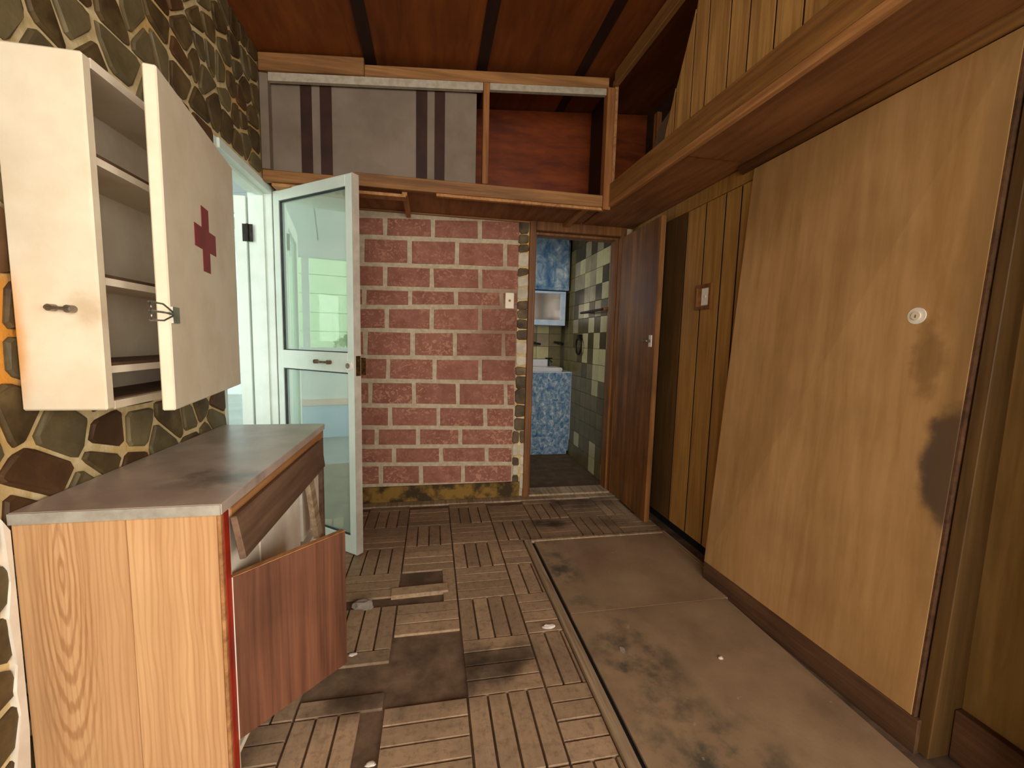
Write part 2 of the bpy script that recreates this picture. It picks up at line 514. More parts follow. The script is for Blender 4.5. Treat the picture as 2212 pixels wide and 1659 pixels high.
plain('hill_blue', srgb(176, 204, 226), srgb(196, 218, 236), 0.02, 0.9, 0.0)
plain('tile_dark', srgb(62, 52, 30), srgb(84, 72, 44), 7, 0.35, 0.1, 40, 0.25)
plain('tile_olive', srgb(96, 84, 50), srgb(116, 102, 66), 7, 0.35, 0.1, 40, 0.2)
plain('tile_light', srgb(176, 164, 116), srgb(196, 184, 138), 7, 0.3, 0.1, 40, 0.2)
plain('tile_grey', srgb(140, 124, 92), srgb(160, 146, 116), 7, 0.3, 0.1, 40, 0.2)
plain('grout', srgb(84, 72, 46), srgb(100, 88, 58), 20, 0.9, 0.2)
plain('wash_floor', srgb(84, 64, 42), srgb(106, 84, 58), 10, 0.8, 0.2)
plain('sink_white', srgb(216, 210, 206), srgb(200, 194, 190), 8, 0.25, 0.05, spec=0.5)
plain('mirror', srgb(150, 140, 130), srgb(190, 180, 170), 3, 0.15, 0.02, metallic=0.8)


def marble_mat(name, blotch):
    t = NT(name)
    n = t.noise(t.coords((1, 1, 0.8)), 24 if not blotch else 8, 6, 0.7, 0.8)
    c = t.ramp(n, [(0.32, srgb(36, 84, 138)), (0.44, srgb(92, 126, 154)), (0.55, srgb(146, 164, 178)), (0.70, srgb(220, 222, 218))])
    t.finish(c, 0.3, n, 0.05)


marble_mat('marble_blue', False)
marble_mat('marble_blue_blotch', True)
plain('blue_white_trim', srgb(176, 196, 214), srgb(206, 216, 222), 12, 0.4, 0.05)
plain('paper_white', srgb(226, 214, 200), srgb(206, 194, 180), 20, 0.8, 0.2)
plain('rubble_grey', srgb(160, 148, 134), srgb(128, 116, 102), 20, 0.9, 0.4)
glass('door_glass', (0.45, 0.54, 0.50, 1), 0.72, 0.38)
glass('frosted_glass', (0.9, 0.97, 0.95, 1), 0.08, 0.3)
glass('window_glass', (0.95, 0.98, 0.98, 1), 0.06, 0.02)

# ------------------------------------------------------------------ key dimensions (m)
XL, XW, YW, YL = -0.955, 1.56, 3.226, 2.69      # stone wall, panelled wall, brick wall, loft front
YB = -2.5                                        # back of the room
SOF = 2.16                                       # underside of the loft


def ceil_z(x): return 2.80 + 0.085 * (x - XL)


DOOR_Y0, DOOR_Y1, DOOR_H = 2.165, 2.86, 2.13     # doorway to the porch

# ------------------------------------------------------------------ floor
floor = struct(boxo('floor', 'screed', None, -2.4, 3.3, YB, YW + 0.1, -0.10, -0.011))
S = 0.284
GX, GY = 0.128, 1.925


def finger(name, x0, x1, y0, y1, along, top):
    g = 0.0042
    m = MB().prism([(x0 + g, y0 + g), (x1 - g, y0 + g), (x1 - g, y1 - g), (x0 + g, y1 - g)], lambda u, v, w: (u, v, w), top, 0.0006, -0.011)
    return m.build(name, 'parquet_x' if along == 'x' else 'parquet_y', floor)


missing = {(-1, -1, 0), (-2, 0, 0), (-1, 0, 0), (-1, 0, 1), (-1, 0, 2)} | {(-1, -2, k) for k in range(4)} | {(-2, -2, 1), (-2, -2, 2), (-2, -3, 3)}
for i in range(-4, 6):
    for j in range(-5, 5):
        x0, y0 = GX + i * S, GY + j * S
        for k in range(4):
            if (i + j) % 2 == 0:
                r = (x0, x0 + S, y0 + k * S / 4, y0 + (k + 1) * S / 4); al = 'x'
            else:
                r = (x0 + k * S / 4, x0 + (k + 1) * S / 4, y0, y0 + S); al = 'y'
            cx, cy = (r[0] + r[1]) / 2, (r[2] + r[3]) / 2
            vis = (-0.80 < cx and r[0] < 0.566 and 0.6 < cy) or (cx < 1.5 and cy > 2.46)
            if not vis or cy > YW - 0.12 or (i, j, k) in missing: continue
            r = (r[0], min(r[1], 1.55) if cy > 2.46 else min(r[1], 0.572), r[2], min(r[3], YW - 0.1))
            finger('parquet_block', *r, al, -0.001 + rnd.uniform(-0.0015, 0.0015))
lb = MB().prism([(-0.19, 1.985), (0.085, 1.995), (0.083, 2.06), (-0.192, 2.05)], lambda u, v, w: (u, v, w), 0.010, 0.002, -0.011).build('loose_parquet_block', 'parquet_x')
tag(lb, 'loose parquet block lying crosswise in a gap of the floor', 'wood block')
# border strip under the brick wall
boxo('border_plank', 'lath', floor, XL, 1.55, YW - 0.098, YW - 0.004, -0.0105, 0.004, bevel=0.002)

# ------------------------------------------------------------------ ceiling
def ceil_box(x0, x1, y0, y1, d0, d1):
    return [(x0, y0, ceil_z(x0) + d0), (x1, y0, ceil_z(x1) + d0), (x1, y1, ceil_z(x1) + d0), (x0, y1, ceil_z(x0) + d0),
            (x0, y0, ceil_z(x0) + d1), (x1, y0, ceil_z(x1) + d1), (x1, y1, ceil_z(x1) + d1), (x0, y1, ceil_z(x0) + d1)]


ceiling = struct(MB().hexa(ceil_box(-2.4, 3.3, YB, YW + 0.1, 0.02, 0.10)).build('ceiling', 'ceiling_ply'))
cuts = [-2.4, -1.02, -0.36, 0.29, 0.92, 1.70, 3.3]
for a, b in zip(cuts[:-1], cuts[1:]):
    MB().hexa(ceil_box(a + 0.012, b - 0.012, YB, YW, 0.0, 0.02)).build('ceiling_panel', 'ceiling_ply', ceiling)
for c in cuts[2:-2]:
    MB().hexa(ceil_box(c - 0.032, c + 0.032, YB, YW, -0.008, 0.0)).build('ceiling_batten', 'ceiling_batten', ceiling)

# ------------------------------------------------------------------ left stone wall
T = 0.11
wm = MB()
wm.box(XL - T, XL, 0.2, DOOR_Y0, -0.1, 2.9)
wm.box(XL - T, XL, DOOR_Y0, DOOR_Y1, DOOR_H, 2.9)
wm.box(XL - T, XL, DOOR_Y1, YW + 0.1, -0.1, 2.9)
wall_left = struct(wm.build('wall_left', 'mortar_left'))


def clip(poly, a, b, c):     # keep a*x+b*y <= c
    out = []
    for i in range(len(poly)):
        p, q = poly[i], poly[(i + 1) % len(poly)]
        dp, dq = a * p[0] + b * p[1] - c, a * q[0] + b * q[1] - c
        if dp <= 0: out.append(p)
        if dp * dq < 0:
            t = dp / (dp - dq); out.append((p[0] + (q[0] - p[0]) * t, p[1] + (q[1] - p[1]) * t))
    return out


def voronoi(rect, n_target, gap, seed, aspect=1.0):
    r = random.Random(seed)
    x0, x1, y0, y1 = rect
    cell = math.sqrt((x1 - x0) * (y1 - y0) / n_target)
    pts = []
    nx, ny = max(1, round((x1 - x0) / cell)), max(1, round((y1 - y0) / cell))
    for i in range(nx):
        for j in range(ny):
            pts.append((x0 + (i + 0.5 + r.uniform(-0.42, 0.42)) * (x1 - x0) / nx, y0 + (j + 0.5 + r.uniform(-0.42, 0.42)) * (y1 - y0) / ny))
    cells = []
    for i, p in enumerate(pts):
        poly = [(x0, y0), (x1, y0), (x1, y1), (x0, y1)]
        g = gap * r.uniform(0.6, 1.5)
        for j, q in enumerate(pts):
            if i == j: continue
            dx, dy = q[0] - p[0], q[1] - p[1]; L = math.hypot(dx, dy)
            if L > cell * 4: continue
            a, b = dx / L, dy / L
            poly = clip(poly, a, b, a * (p[0] + q[0]) / 2 + b * (p[1] + q[1]) / 2 - g / 2)
            if not poly: break
        if len(poly) > 2: cells.append(poly)
    return cells


def chaikin(poly, q=0.13):
    out = []
    for i in range(len(poly)):
        a, b = poly[i], poly[(i + 1) % len(poly)]
        if math.hypot(a[0] - b[0], a[1] - b[1]) < 0.012: out.append(((a[0] + b[0]) / 2, (a[1] + b[1]) / 2)); continue
        out += [(a[0] + (b[0] - a[0]) * q, a[1] + (b[1] - a[1]) * q), (a[0] + (b[0] - a[0]) * (1 - q), a[1] + (b[1] - a[1]) * (1 - q))]
    return out


def stones(rect, n, gap, seed, skip=None):
    for poly in voronoi(rect, n, gap, seed):
        cx = sum(p[0] for p in poly) / len(poly); cy = sum(p[1] for p in poly) / len(poly)
        if skip and skip(cx, cy): continue
        poly = chaikin(poly)
        if len(poly) < 4: continue
        m = rnd.choices(['stone_brown', 'stone_olive', 'stone_rust'], [5, 4, 2])[0]
        MB().prism(poly, lambda u, v, w: (XL + w, u, v), 0.010, 0.005, -0.01, 0.002).build('stone', m, wall_left)


def hidden_stone(y, z):
    return (1.05 < y < 1.2 and 1.06 < z < 1.42) or (1.25 < y < 1.75 and 1.12 < z < 1.82) or (1.2 < y < 2.1 and z < 0.75)


stones((0.6, DOOR_Y0 - 0.01, 0.0, 2.14), 210, 0.017, 3, hidden_stone)
stones((0.6, YL - 0.01, 2.15, 2.80), 100, 0.015, 11)
# whitish plaster run beside the counter
MB().prism([(1.068, 0.0), (1.106, 0.0), (1.100, 0.2), (1.107, 0.3), (1.108, 0.55), (1.108, 0.80), (1.092, 0.83), (1.098, 0.68), (1.085, 0.6), (1.094, 0.48), (1.084, 0.42), (1.09, 0.35), (1.066, 0.22), (1.078, 0.12)],
           lambda u, v, w: (XL + w, u, v), 0.016, 0.004).build('plaster_patch', 'chipped_white', wall_left)

# ------------------------------------------------------------------ far brick wall
wf = MB()
BX1 = 0.725
wf.box(XL - T, BX1, YW, YW + 0.11, -0.1, 2.3)
wf.box(BX1, 1.51, YW, YW + 0.11, 2.165, 2.3)
wf.box(1.51, 1.75, YW, YW + 0.11, -0.1, 2.3)
wf.box(XL - T, 1.75, YW, YW + 0.11, 2.3, 3.1)
wall_far = struct(wf.build('wall_far', 'mortar_far'))


def c7(x, y): return (740 + x / 2.475, 440 + y / 2.475)


rows_y = [(62, 85), (176, 204), (323, 346), (449, 466), (551, 553), (675, 687), (818, 826), (945, 956), (1078, 1086), (1195, 1199), (1299, 1296), (1393, 1389), (1508, 1496)]
joints = [[228, 483, 735], [105, 358, 613, 868], [228, 477, 737], [118, 362, 605, 850], [238, 477, 735], [123, 375, 600, 860], [245, 492, 735],
          [148, 382, 617, 872], [255, 512, 762], [182, 403, 628, 895], [275, 527, 770], [205, 420, 645]]
for r in range(12):
    t0, t1 = rows_y[r], rows_y[r + 1]

    def ypx(tt, x): return tt[0] + (tt[1] - tt[0]) * (x - 100) / 750.0
    rb = 945 - 45 * (r / 11.0)
    xs = [-760 + joints[r][0] % 120, joints[r][0] - 500, joints[r][0] - 250] + joints[r] + [rb]
    xs = [x for x in xs if x > -220]
    xs = [-230] + xs
    xs = [x for k, x in enumerate(xs) if k == len(xs) - 1 or xs[k + 1] - x > 30]
    for a, b in zip(xs[:-1], xs[1:]):
        P = []
        for (x, tt) in ((a, t1), (b, t1), (b, t0), (a, t0)):
            p = at_y(*c7(x, ypx(tt, x)), YW); P.append([p.x, p.z])
        g = 0.016
        P[0][0] += g; P[3][0] += g; P[1][0] -= g; P[2][0] -= g
        P[0][1] += g; P[1][1] += g; P[2][1] -= g; P[3][1] -= g
        if b == rb: P[1][0] += g; P[2][0] += g
        P = [(max(x + rnd.uniform(-.003, .003), XL + 0.01), z + rnd.uniform(-.003, .003)) for x, z in P]
        if P[1][0] - P[0][0] < 0.02: continue
        MB().prism(P, lambda u, v, w: (u, YW - w, v), 0.006, 0.003, -0.005, 0.001).build('brick', 'brick_red', wall_far)
# pebble strip beside the wash room frame
pts_l = [(955, 90), (940, 800), (930, 1180), (900, 1200), (905, 1500)]
boxo('mortar_strip', 'mortar_left', wall_far, 0.648, BX1, YW - 0.005, YW, 0.126, 2.147)
yk = 92.0
for k in range(40):
    y0 = yk; y1 = y0 + rnd.uniform(42, 80); yk = y1 + 2
    if y0 > 1480: break
    xa = 945 - 34 * (y0 / 1500.0) if y0 < 1190 else 908
    xb = 998 - 22 * (y0 / 1500.0)
    subs = [(xa, xb)] if y0 < 1190 else [(xa, (xa + xb) / 2 - 2), ((xa + xb) / 2 + 2, xb)]
    for (u0, u1) in subs:
        q = [at_y(*c7(x, y), YW) for x, y in ((u0, y1), (u1, y1 - 6 * rnd.random()), (u1, y0 + 6 * rnd.random()), (u0, y0))]
        poly = chaikin([(p.x + rnd.uniform(-.004, .004), p.z + rnd.uniform(-.006, .006)) for p in q], 0.16)
        MB().prism(poly, lambda u, v, w: (u, YW - w, v), 0.012, 0.005, -0.005).build('pebble', 'pebble_white' if (y0 > 1190 and rnd.random() < .6) or rnd.random() < .12 else 'pebble', wall_far)
struct(boxo('baseboard_far', 'yellow_base', None, -0.94, BX1 - 0.03, YW - 0.022, YW, 0.004, 0.125, bevel=0.004))
struct(boxo('trim_1', 'rail_x', None, -0.90, BX1, YW - 0.02, YW, 2.148, SOF - 0.002))

# light switch
ls = thing('light_switch', (0.582, YW - 0.006, 1.50), 'square cream light switch plate on the red brick wall beside the washroom doorway', 'light switch')
boxo('plate', 'white_plastic', ls, 0.548, 0.616, YW - 0.018, YW - 0.006, 1.50, 1.62, bevel=0.003)
MB().cyl((0.582, YW - 0.018, 1.56), (0.582, YW - 0.026, 1.56), 0.009).build('button', 'batten_pine', ls)

# ------------------------------------------------------------------ wash room frame, door
fr = MB()
fr.box(BX1, 0.775, YW - 0.03, YW + 0.13, 0, 2.165)
fr.box(1.468, 1.512, YW - 0.03, YW + 0.13, 0, 2.165)
fr.box(0.775, 1.468, YW - 0.03, YW + 0.13, 2.095, 2.165)
trim2 = struct(fr.build('trim_2', 'dark_frame', None, 0.004), 'dark brown wooden frame around the washroom doorway')
fs = MB()
fs.box(0.775, 0.792, YW + 0.03, YW + 0.13, 0.0, 2.095); fs.box(1.451, 1.468, YW + 0.03, YW + 0.13, 0.0, 2.095); fs.box(0.792, 1.451, YW + 0.03, YW + 0.13, 2.078, 2.095)
fs.build('door_stop', 'dark_frame', trim2)
boxo('threshold', 'lath', trim2, 0.775, 1.468, YW - 0.03, YW + 0.13, -0.0105, 0.018, bevel=0.003)

dz0, dz1 = 0.02, 2.085
hA, hB = Vector((1.472, YW - 0.035, 0)), Vector((1.452, 2.575, 0))
U = (hB - hA).normalized(); W = Vector((-U.y, U.x, 0)); W = W if W.x < 0 else -W
wd = (hB - hA).length
d3 = struct(MB().plane_box(hA, U, Vector((0, 0, 1)), W, 0, wd, dz0, dz1, -0.036, 0).build('door_3', 'wash_door', None, 0.003), 'dark brown flush door standing open against the panelled wall')
k = hA + U * (wd - 0.055)
kn = MB().plane_box(k, U, Vector((0, 0, 1)), W, -0.02, 0.02, 1.235, 1.315, 0, 0.006).build('lock_plate', 'socket_white', d3, 0.002)
MB().cyl(k + W * 0.006 + Vector((0, 0, 1.275)), k + W * 0.032 + Vector((0, 0, 1.275)), 0.009).cyl(k + W * 0.032 + Vector((0, 0, 1.275)) + U * 0.005, k + W * 0.032 - U * 0.05 + Vector((0, 0, 1.275)), 0.006).build('handle', 'steel', d3)

# ------------------------------------------------------------------ right wall
wr = MB()
wr.box(1.64, 1.75, 0.2, YW, -0.1, 3.1)
wr.box(1.75, 3.3, 0.1, 0.2, -0.1, 3.2)
wall_right = struct(wr.build('wall_right', 'wall_dark'))
boxo('base_cavity', 'black_gap', wall_right, 1.625, 1.64, 0.2, YW, -0.1, 0.12)
edges = [3.2, 2.95, 2.70, 2.455, 2.272, 2.105, 1.985, 1.90, 1.75]
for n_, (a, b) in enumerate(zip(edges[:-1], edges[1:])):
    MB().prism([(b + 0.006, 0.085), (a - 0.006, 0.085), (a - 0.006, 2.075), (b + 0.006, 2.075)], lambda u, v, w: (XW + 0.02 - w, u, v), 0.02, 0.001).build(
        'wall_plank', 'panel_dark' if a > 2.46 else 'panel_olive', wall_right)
for yj in edges[1:-1]:
    boxo('joint_shade_strip', 'black_gap', wall_right, XW + 0.0015, XW + 0.0205, yj - 0.0058, yj + 0.0058, 0.09, 2.072)  # near-black strips stand in for the shade and dirt in the plank grooves
boxo('backing_board', 'wall_dark', wall_right, XW + 0.021, 1.64, 0.95, YW, 0.085, 2.16)
boxo('header_board', 'panel_olive', wall_right, XW - 0.006, XW + 0.02, 1.0, YW - 0.04, 2.077, SOF, bevel=0.002)
# quarter round moulding under the loft
mo = MB()
mo.smooth = True
n = 6
arc = [(XW - 0.03 * math.cos(t), SOF - 0.036 * math.sin(t)) for t in [math.pi / 2 * q / n for q in range(n + 1)]]
arc = [(XW - 0.036 + 0.0, SOF)] + [(XW - 0.036 * math.cos(t), SOF - 0.036 * math.sin(t)) for t in [math.pi / 2 * (q + 1) / n for q in range(n)]] + [(XW, SOF)]
kk = len(mo.v)
for yv in (0.0, 1.98):
    for p in arc: mo.v.append((p[0] - 0.006, yv, p[1] - 0.001))
m_ = len(arc)
for q in range(m_):
    mo.f.append((q, (q + 1) % m_, m_ + (q + 1) % m_, m_ + q))
mo.f.append(tuple(range(m_))); mo.f.append(tuple(m_ + q for q in range(m_)))
struct(mo.build('trim_3', 'rail_y'))

# big leaning plywood door with a round lock
def sl(y, z):      # face of the slab: leans in at the top
    f = (z - 0.1) / 2.03; g = (y - 0.95) / 0.95
    return (1.492 - 0.056 * g) * (1 - f) + (1.545) * f


sp = []
for d in (0.0, 0.03):
    sp.append([(sl(0.95, 0.105) + d, 0.95, 0.105), (sl(1.905, 0.105) + d, 1.905, 0.105), (sl(1.895, 2.12) + d, 1.895, 2.12), (sl(0.93, 2.12) + d, 0.93, 2.12)])
d4 = struct(MB().hexa(sp[0] + sp[1]).build('door_4', 'slab_ply', None, 0.002), 'large pale plywood door leaning against the right wall')
boxo_edge = MB().hexa([(sl(0.95, 0.105) + d, y, 0.105) for (d, y) in ((0.001, 0.9435), (0.03, 0.9435), (0.03, 0.9495), (0.001, 0.9495))] + [(sl(0.93, 2.12) + d, y, 2.12) for (d, y) in ((0.001, 0.9235), (0.03, 0.9235), (0.03, 0.9295), (0.001, 0.9295))]).build('edge_strip', 'plinth', d4)
lp = Vector((sl(1.067, 1.361), 1.087, 1.362))
lk = MB().cyl(lp + Vector((-0.0, 0, 0)), lp + Vector((-0.008, 0, 0)), 0.026, 24).build('lock_rosette', 'socket_white', d4)
MB().cyl(lp + Vector((-0.008, 0, 0)), lp + Vector((-0.012, 0, 0)), 0.013, 20).build('lock_cylinder', 'white_plastic', lk)
boxo('keyhole', 'steel', lk, lp.x - 0.0128, lp.x - 0.0121, lp.y - 0.0015, lp.y + 0.0015, lp.z - 0.006, lp.z + 0.003)
pl = []
for d in (0.0, 0.035):
    pl.append([(1.492 + d, 0.93, -0.01), (1.436 + d, 1.905, -0.01), (1.436 + d, 1.905, 0.104), (1.492 + d, 0.93, 0.104)])
struct(MB().hexa(pl[0] + pl[1]).build('baseboard_right', 'plinth', None, 0.002))
# jamb and second panel at the right edge of the picture
tj = MB(); tj.hexa([(1.503, 0.902, 0), (1.64, 0.902, 0), (1.64, 0.94, 0), (1.503, 0.94, 0), (1.558, 0.89, SOF), (1.64, 0.89, SOF), (1.64, 0.918, SOF), (1.558, 0.918, SOF)])
struct(tj.build('trim_4', 'panel_dark', None, 0.002), 'narrow brown jamb beside the leaning plywood door')
boxo('side_panel', 'side_ply', wall_right, 1.61, 1.64, 0.0, 0.90, 0.0, SOF)
boxo('skirting', 'plinth', wall_right, 1.58, 1.61, 0.0, 0.90, 0.0, 0.16, bevel=0.003)
boxo('edge_board', 'plinth', wall_right, 1.50, 1.64, 0.66, 0.70, 0.0, SOF)

# junction box with socket
ox, oy, oz = XW, 2.235, 1.535
ob = thing('wall_socket', (XW, oy, oz - 0.065), 'white socket in a small brown wooden box on the vertical wall planks', 'socket')
q = MB()
h_, w_ = 0.072, 0.07
q.box(ox - 0.014, ox, oy - w_, oy + w_, oz + h_ - 0.017, oz + h_); q.box(ox - 0.014, ox, oy - w_, oy + w_, oz - h_, oz - h_ + 0.017)
q.box(ox - 0.014, ox, oy - w_, oy - w_ + 0.015, oz - h_ + 0.017, oz + h_ - 0.017); q.box(ox - 0.014, ox, oy + w_ - 0.015, oy + w_, oz - h_ + 0.017, oz + h_ - 0.017)
q.build('frame', 'dark_frame', ob)
boxo('back_plate', 'batten_pine', ob, ox - 0.005, ox, oy - w_ + 0.015, oy + w_ - 0.015, oz - h_ + 0.017, oz + h_ - 0.017)
boxo('socket_plate', 'socket_white', ob, ox - 0.012, ox - 0.005, oy - w_ + 0.016, oy + 0.012, oz - 0.05, oz + 0.048, bevel=0.002)
MB().cyl((ox - 0.012, oy - 0.022, oz), (ox - 0.015, oy - 0.022, oz), 0.009).build('button', 'white_plastic', ob)

# ------------------------------------------------------------------ loft cupboards (overhead)
def lx(y): return 1.128 + 0.0245 * (YL - y)


loft = thing('loft_cupboard', (0.1, YL, SOF), 'open wooden loft cupboard built overhead along the far and right walls', 'cupboard')
# soffit boards (floor of the loft)
boxo('soffit_board', 'soffit', loft, XL + 0.011, 1.12, YL + 0.04, YW - 0.002, SOF, SOF + 0.02)
MB().hexa([(lx(y) + 0.03 if s else XW + 0.08, y, z) for z in (SOF, SOF + 0.02) for (s, y) in ((1, 0.0), (0, 0.0), (0, 1.93), (1, 1.93))]).build('soffit_board', 'soffit', loft)
MB().hexa([(lx(y) + 0.03 if s else XW + 0.07, y, z) for z in (SOF + 0.004, SOF + 0.02) for (s, y) in ((1, 1.932), (0, 1.932), (0, YW - 0.002), (1, YW - 0.002))]).build('soffit_board', 'soffit', loft)
# far front: lower rail, top rail, posts
boxo('lower_rail', 'rail_x', loft, XL + 0.011, -0.45, YL, YL + 0.04, 2.12, 2.182, bevel=0.003)
boxo('lower_rail', 'rail_x', loft, -0.449, 1.10, YL, YL + 0.04, 2.137, 2.212, bevel=0.003)
boxo('lower_lip', 'batten_pine', loft, 0.02, 1.10, YL + 0.005, YL + 0.035, 2.118, 2.136, bevel=0.002)
boxo('lower_lip', 'batten_pine', loft, XL + 0.05, -0.16, YL + 0.02, YL + 0.10, 2.10, 2.118, bevel=0.002)
MB().hexa([(x, y, ceil_z(x) - d) for d in (0.105, 0.012) for (x, y) in ((XL + 0.011, YL - 0.012), (-0.39, YL - 0.012), (-0.39, YL + 0.03), (XL + 0.011, YL + 0.03))]).build('top_rail', 'rail_x', loft, 0.003)
MB().hexa([(x, y, ceil_z(x) - d) for d in (0.105, 0.042) for (x, y) in ((-0.389, YL), (1.10, YL), (1.10, YL + 0.03), (-0.389, YL + 0.03))]).build('top_rail', 'rail_x', loft, 0.003)
MB().hexa([(x, y, ceil_z(x) - d) for d in (0.150, 0.106) for (x, y) in ((-0.90, YL + 0.004), (0.295, YL + 0.004), (0.295, YL + 0.03), (-0.90, YL + 0.03))]).build('sliding_track', 'track_grey', loft)
MB().hexa([(x, y, ceil_z(x) - d) for d in (0.145, 0.106) for (x, y) in ((0.337, YL + 0.004), (1.085, YL + 0.004), (1.085, YL + 0.03), (0.337, YL + 0.03))]).build('sliding_track', 'track_grey', loft)
MB().box(XL + 0.011, -0.90, YL - 0.006, YL + 0.045, 2.183, 2.69).build('post', 'panel_grey', loft, 0.003)
MB().box(0.297, 0.335, YL - 0.004, YL + 0.05, 2.213, 2.80).build('post', 'post_z', loft, 0.003)
MB().box(1.088, 1.14, YL - 0.014, YL + 0.05, 2.12, ceil_z(1.1) - 0.105).build('post', 'post_z', loft, 0.003)
MB().box(1.141, 1.165, YL - 0.004, YL + 0.04, 2.28, ceil_z(1.1) - 0.04).build('post', 'batten_pine', loft, 0.003)
# sliding panel of pale sheet with dark strips
pan = boxo('sliding_panel', 'panel_grey', loft, XL + 0.03, 0.262, YL + 0.055, YL + 0.066, 2.182, 2.76)
for a, b in ((650, 674), (692, 717), (899, 923), (939, 961)):
    x0 = at_y(a, 270, YL + 0.05).x; x1 = at_y(b, 270, YL + 0.05).x
    boxo('dark_strip', 'strip_dark', pan, x0, x1, YL + 0.049, YL + 0.055, 2.182, 2.76)
MB().hexa([(XL + 0.02, YW - 0.05, SOF + 0.021), (1.62, YW - 0.05, SOF + 0.021), (1.62, YW - 0.03, SOF + 0.021), (XL + 0.02, YW - 0.03, SOF + 0.021)] + [(x, y, ceil_z(x) - 0.012) for (x, y) in ((XL + 0.02, YW - 0.05), (1.62, YW - 0.05), (1.62, YW - 0.03), (XL + 0.02, YW - 0.03))]).build('back_panel', 'loft_red', loft)
boxo('inner_divider', 'strip_dark', loft, 1.155, 1.175, YL + 0.12, YW - 0.09, SOF + 0.021, ceil_z(1.15) - 0.02)
MB().hexa([(1.30 + 0.012 * s, y, z) for s in (0, 1) for (y, z) in ((2.55, 2.185), (2.05, 2.185), (2.05, 2.62), (2.40, 2.52))]).build('leaning_sheet', 'panel_grey', loft)
boxo('inner_stud', 'post_z', loft, 1.395, 1.425, 2.60, 2.64, SOF + 0.021, 2.72)
# cross pieces under the far loft
boxo('cross_piece', 'batten_pine', loft, -0.185, -0.155, YL + 0.045, YW - 0.03, SOF - 0.045, SOF - 0.001)
boxo('cross_piece', 'batten_pine', loft, 0.98, 1.02, YL + 0.045, YW - 0.03, SOF - 0.03, SOF - 0.001)
# right front: fascia boards, top rail, tongue and groove boards
def along(z0, z1, o0, o1, ya, yb): return [(lx(y) + o, y, z) for z in (z0, z1) for (y, o) in ((ya, o0), (ya, o1), (yb, o1), (yb, o0))]


MB().hexa(along(2.172, 2.285, 0.0, 0.03, 0.0, YL - 0.015)).build('fascia', 'rail_y', loft, 0.003)
MB().hexa(along(2.137, 2.171, 0.0, 0.028, 0.0, YL - 0.015)).build('fascia_lip', 'batten_pine', loft, 0.003)
zc = ceil_z(1.14)
MB().hexa(along(zc - 0.10, zc - 0.012, 0.0, 0.03, 0.0, YL - 0.015)).build('top_rail', 'rail_y', loft, 0.003)
ys = [2.136, 2.03, 1.90, 1.80, 1.66, 1.55, 1.42, 1.30, 1.16, 1.02, 0.9, 0.75, 0.6, 0.45, 0.3, 0.15]
for n_, (a, b) in enumerate(zip(ys[:-1], ys[1:])):
    da = 0.21 if n_ == 0 else 0.0
    zt = zc - 0.02
    if n_ < 2:
        # boards cut to the slanting end of the panel
        if n_ == 0: pts = [(a - .0045, 2.26), (b + .0045, 2.26), (b + .0045, 2.52)]
        else: pts = [(a - .0045, 2.26), (b + .0045, 2.26), (b + .0045, 2.79), (a - .0045, 2.52)]
    elif n_ == 2: pts = [(a - .0045, 2.26), (b + .0045, 2.26), (b + .0045, zt), (a - 0.03, zt), (a - .0045, 2.79)]
    else: pts = [(a - .0045, 2.26), (b + .0045, 2.26), (b + .0045, zt), (a - .0045, zt)]
    MB().prism(pts, lambda u, v, w: (lx(u) + 0.055 - w, u, v), 0.018, 0.001).build('tongue_board', 'loft_board', loft)

for yj in ys[1:-1]:
    zt_ = 2.50 if yj > 2.0 else (2.77 if yj > 1.85 else zc - 0.025)
    MB().hexa([(lx(yj) + o, yj + e, z) for z in (2.262, zt_) for (o, e) in ((0.0385, -0.0043), (0.054, -0.0043), (0.054, 0.0043), (0.0385, 0.0043))]).build('joint_shade_strip', 'strip_dark', loft)  # dark strips paint in the shade and dirt between the boards

# ------------------------------------------------------------------ porch doorway frame and doors
f1 = MB()
f1.box(XL - T - 0.01, XL + 0.012, DOOR_Y1 - 0.045, DOOR_Y1, -0.012, DOOR_H)
f1.box(XL - T - 0.01, XL + 0.002, DOOR_Y0, DOOR_Y0 + 0.03, -0.012, DOOR_H)
f1.box(XL - T - 0.01, XL + 0.012, DOOR_Y0 + 0.03, DOOR_Y1 - 0.045, DOOR_H - 0.045, DOOR_H)
trim5 = struct(f1.build('trim_5', 'white_door', None, 0.003), 'white painted frame around the porch doorway')
f2 = MB(); f2.box(XL - 0.07, XL - 0.03, DOOR_Y1 - 0.06, DOOR_Y1 - 0.045, -0.012, DOOR_H - 0.045); f2.box(XL - 0.07, XL - 0.03, DOOR_Y0 + 0.03, DOOR_Y1 - 0.06, DOOR_H - 0.06, DOOR_H - 0.045)
f2.build('door_stop', 'white_door', trim5)

Zv = Vector((0, 0, 1))
gA, gB = Vector((-0.94, 2.825, 0)), Vector((-0.418, 2.402, 0))
U = (gB - gA).normalized(); W = Vector((-U.y, U.x, 0)); W = W if W.y < 0 else -W     # W points to the camera side
gw = (gB - gA).length
z0, z1 = 0.012, 2.105
d1 = MB()
d1.plane_box(gA, U, Zv, W, 0, 0.05, z0, z1, -0.045, 0)
d1.plane_box(gA, U, Zv, W, gw - 0.05, gw, z0, z1, -0.045, 0)
d1.plane_box(gA, U, Zv, W, 0.05, gw - 0.05, z1 - 0.06, z1, -0.045, 0)
d1.plane_box(gA, U, Zv, W, 0.05, gw - 0.05, 1.055, 1.165, -0.045, 0)
d1.plane_box(gA, U, Zv, W, 0.05, gw - 0.05, z0, 0.115, -0.045, 0)
door1 = struct(d1.build('door_1', 'white_door', None, 0.002), 'white framed glass door standing open into the room')
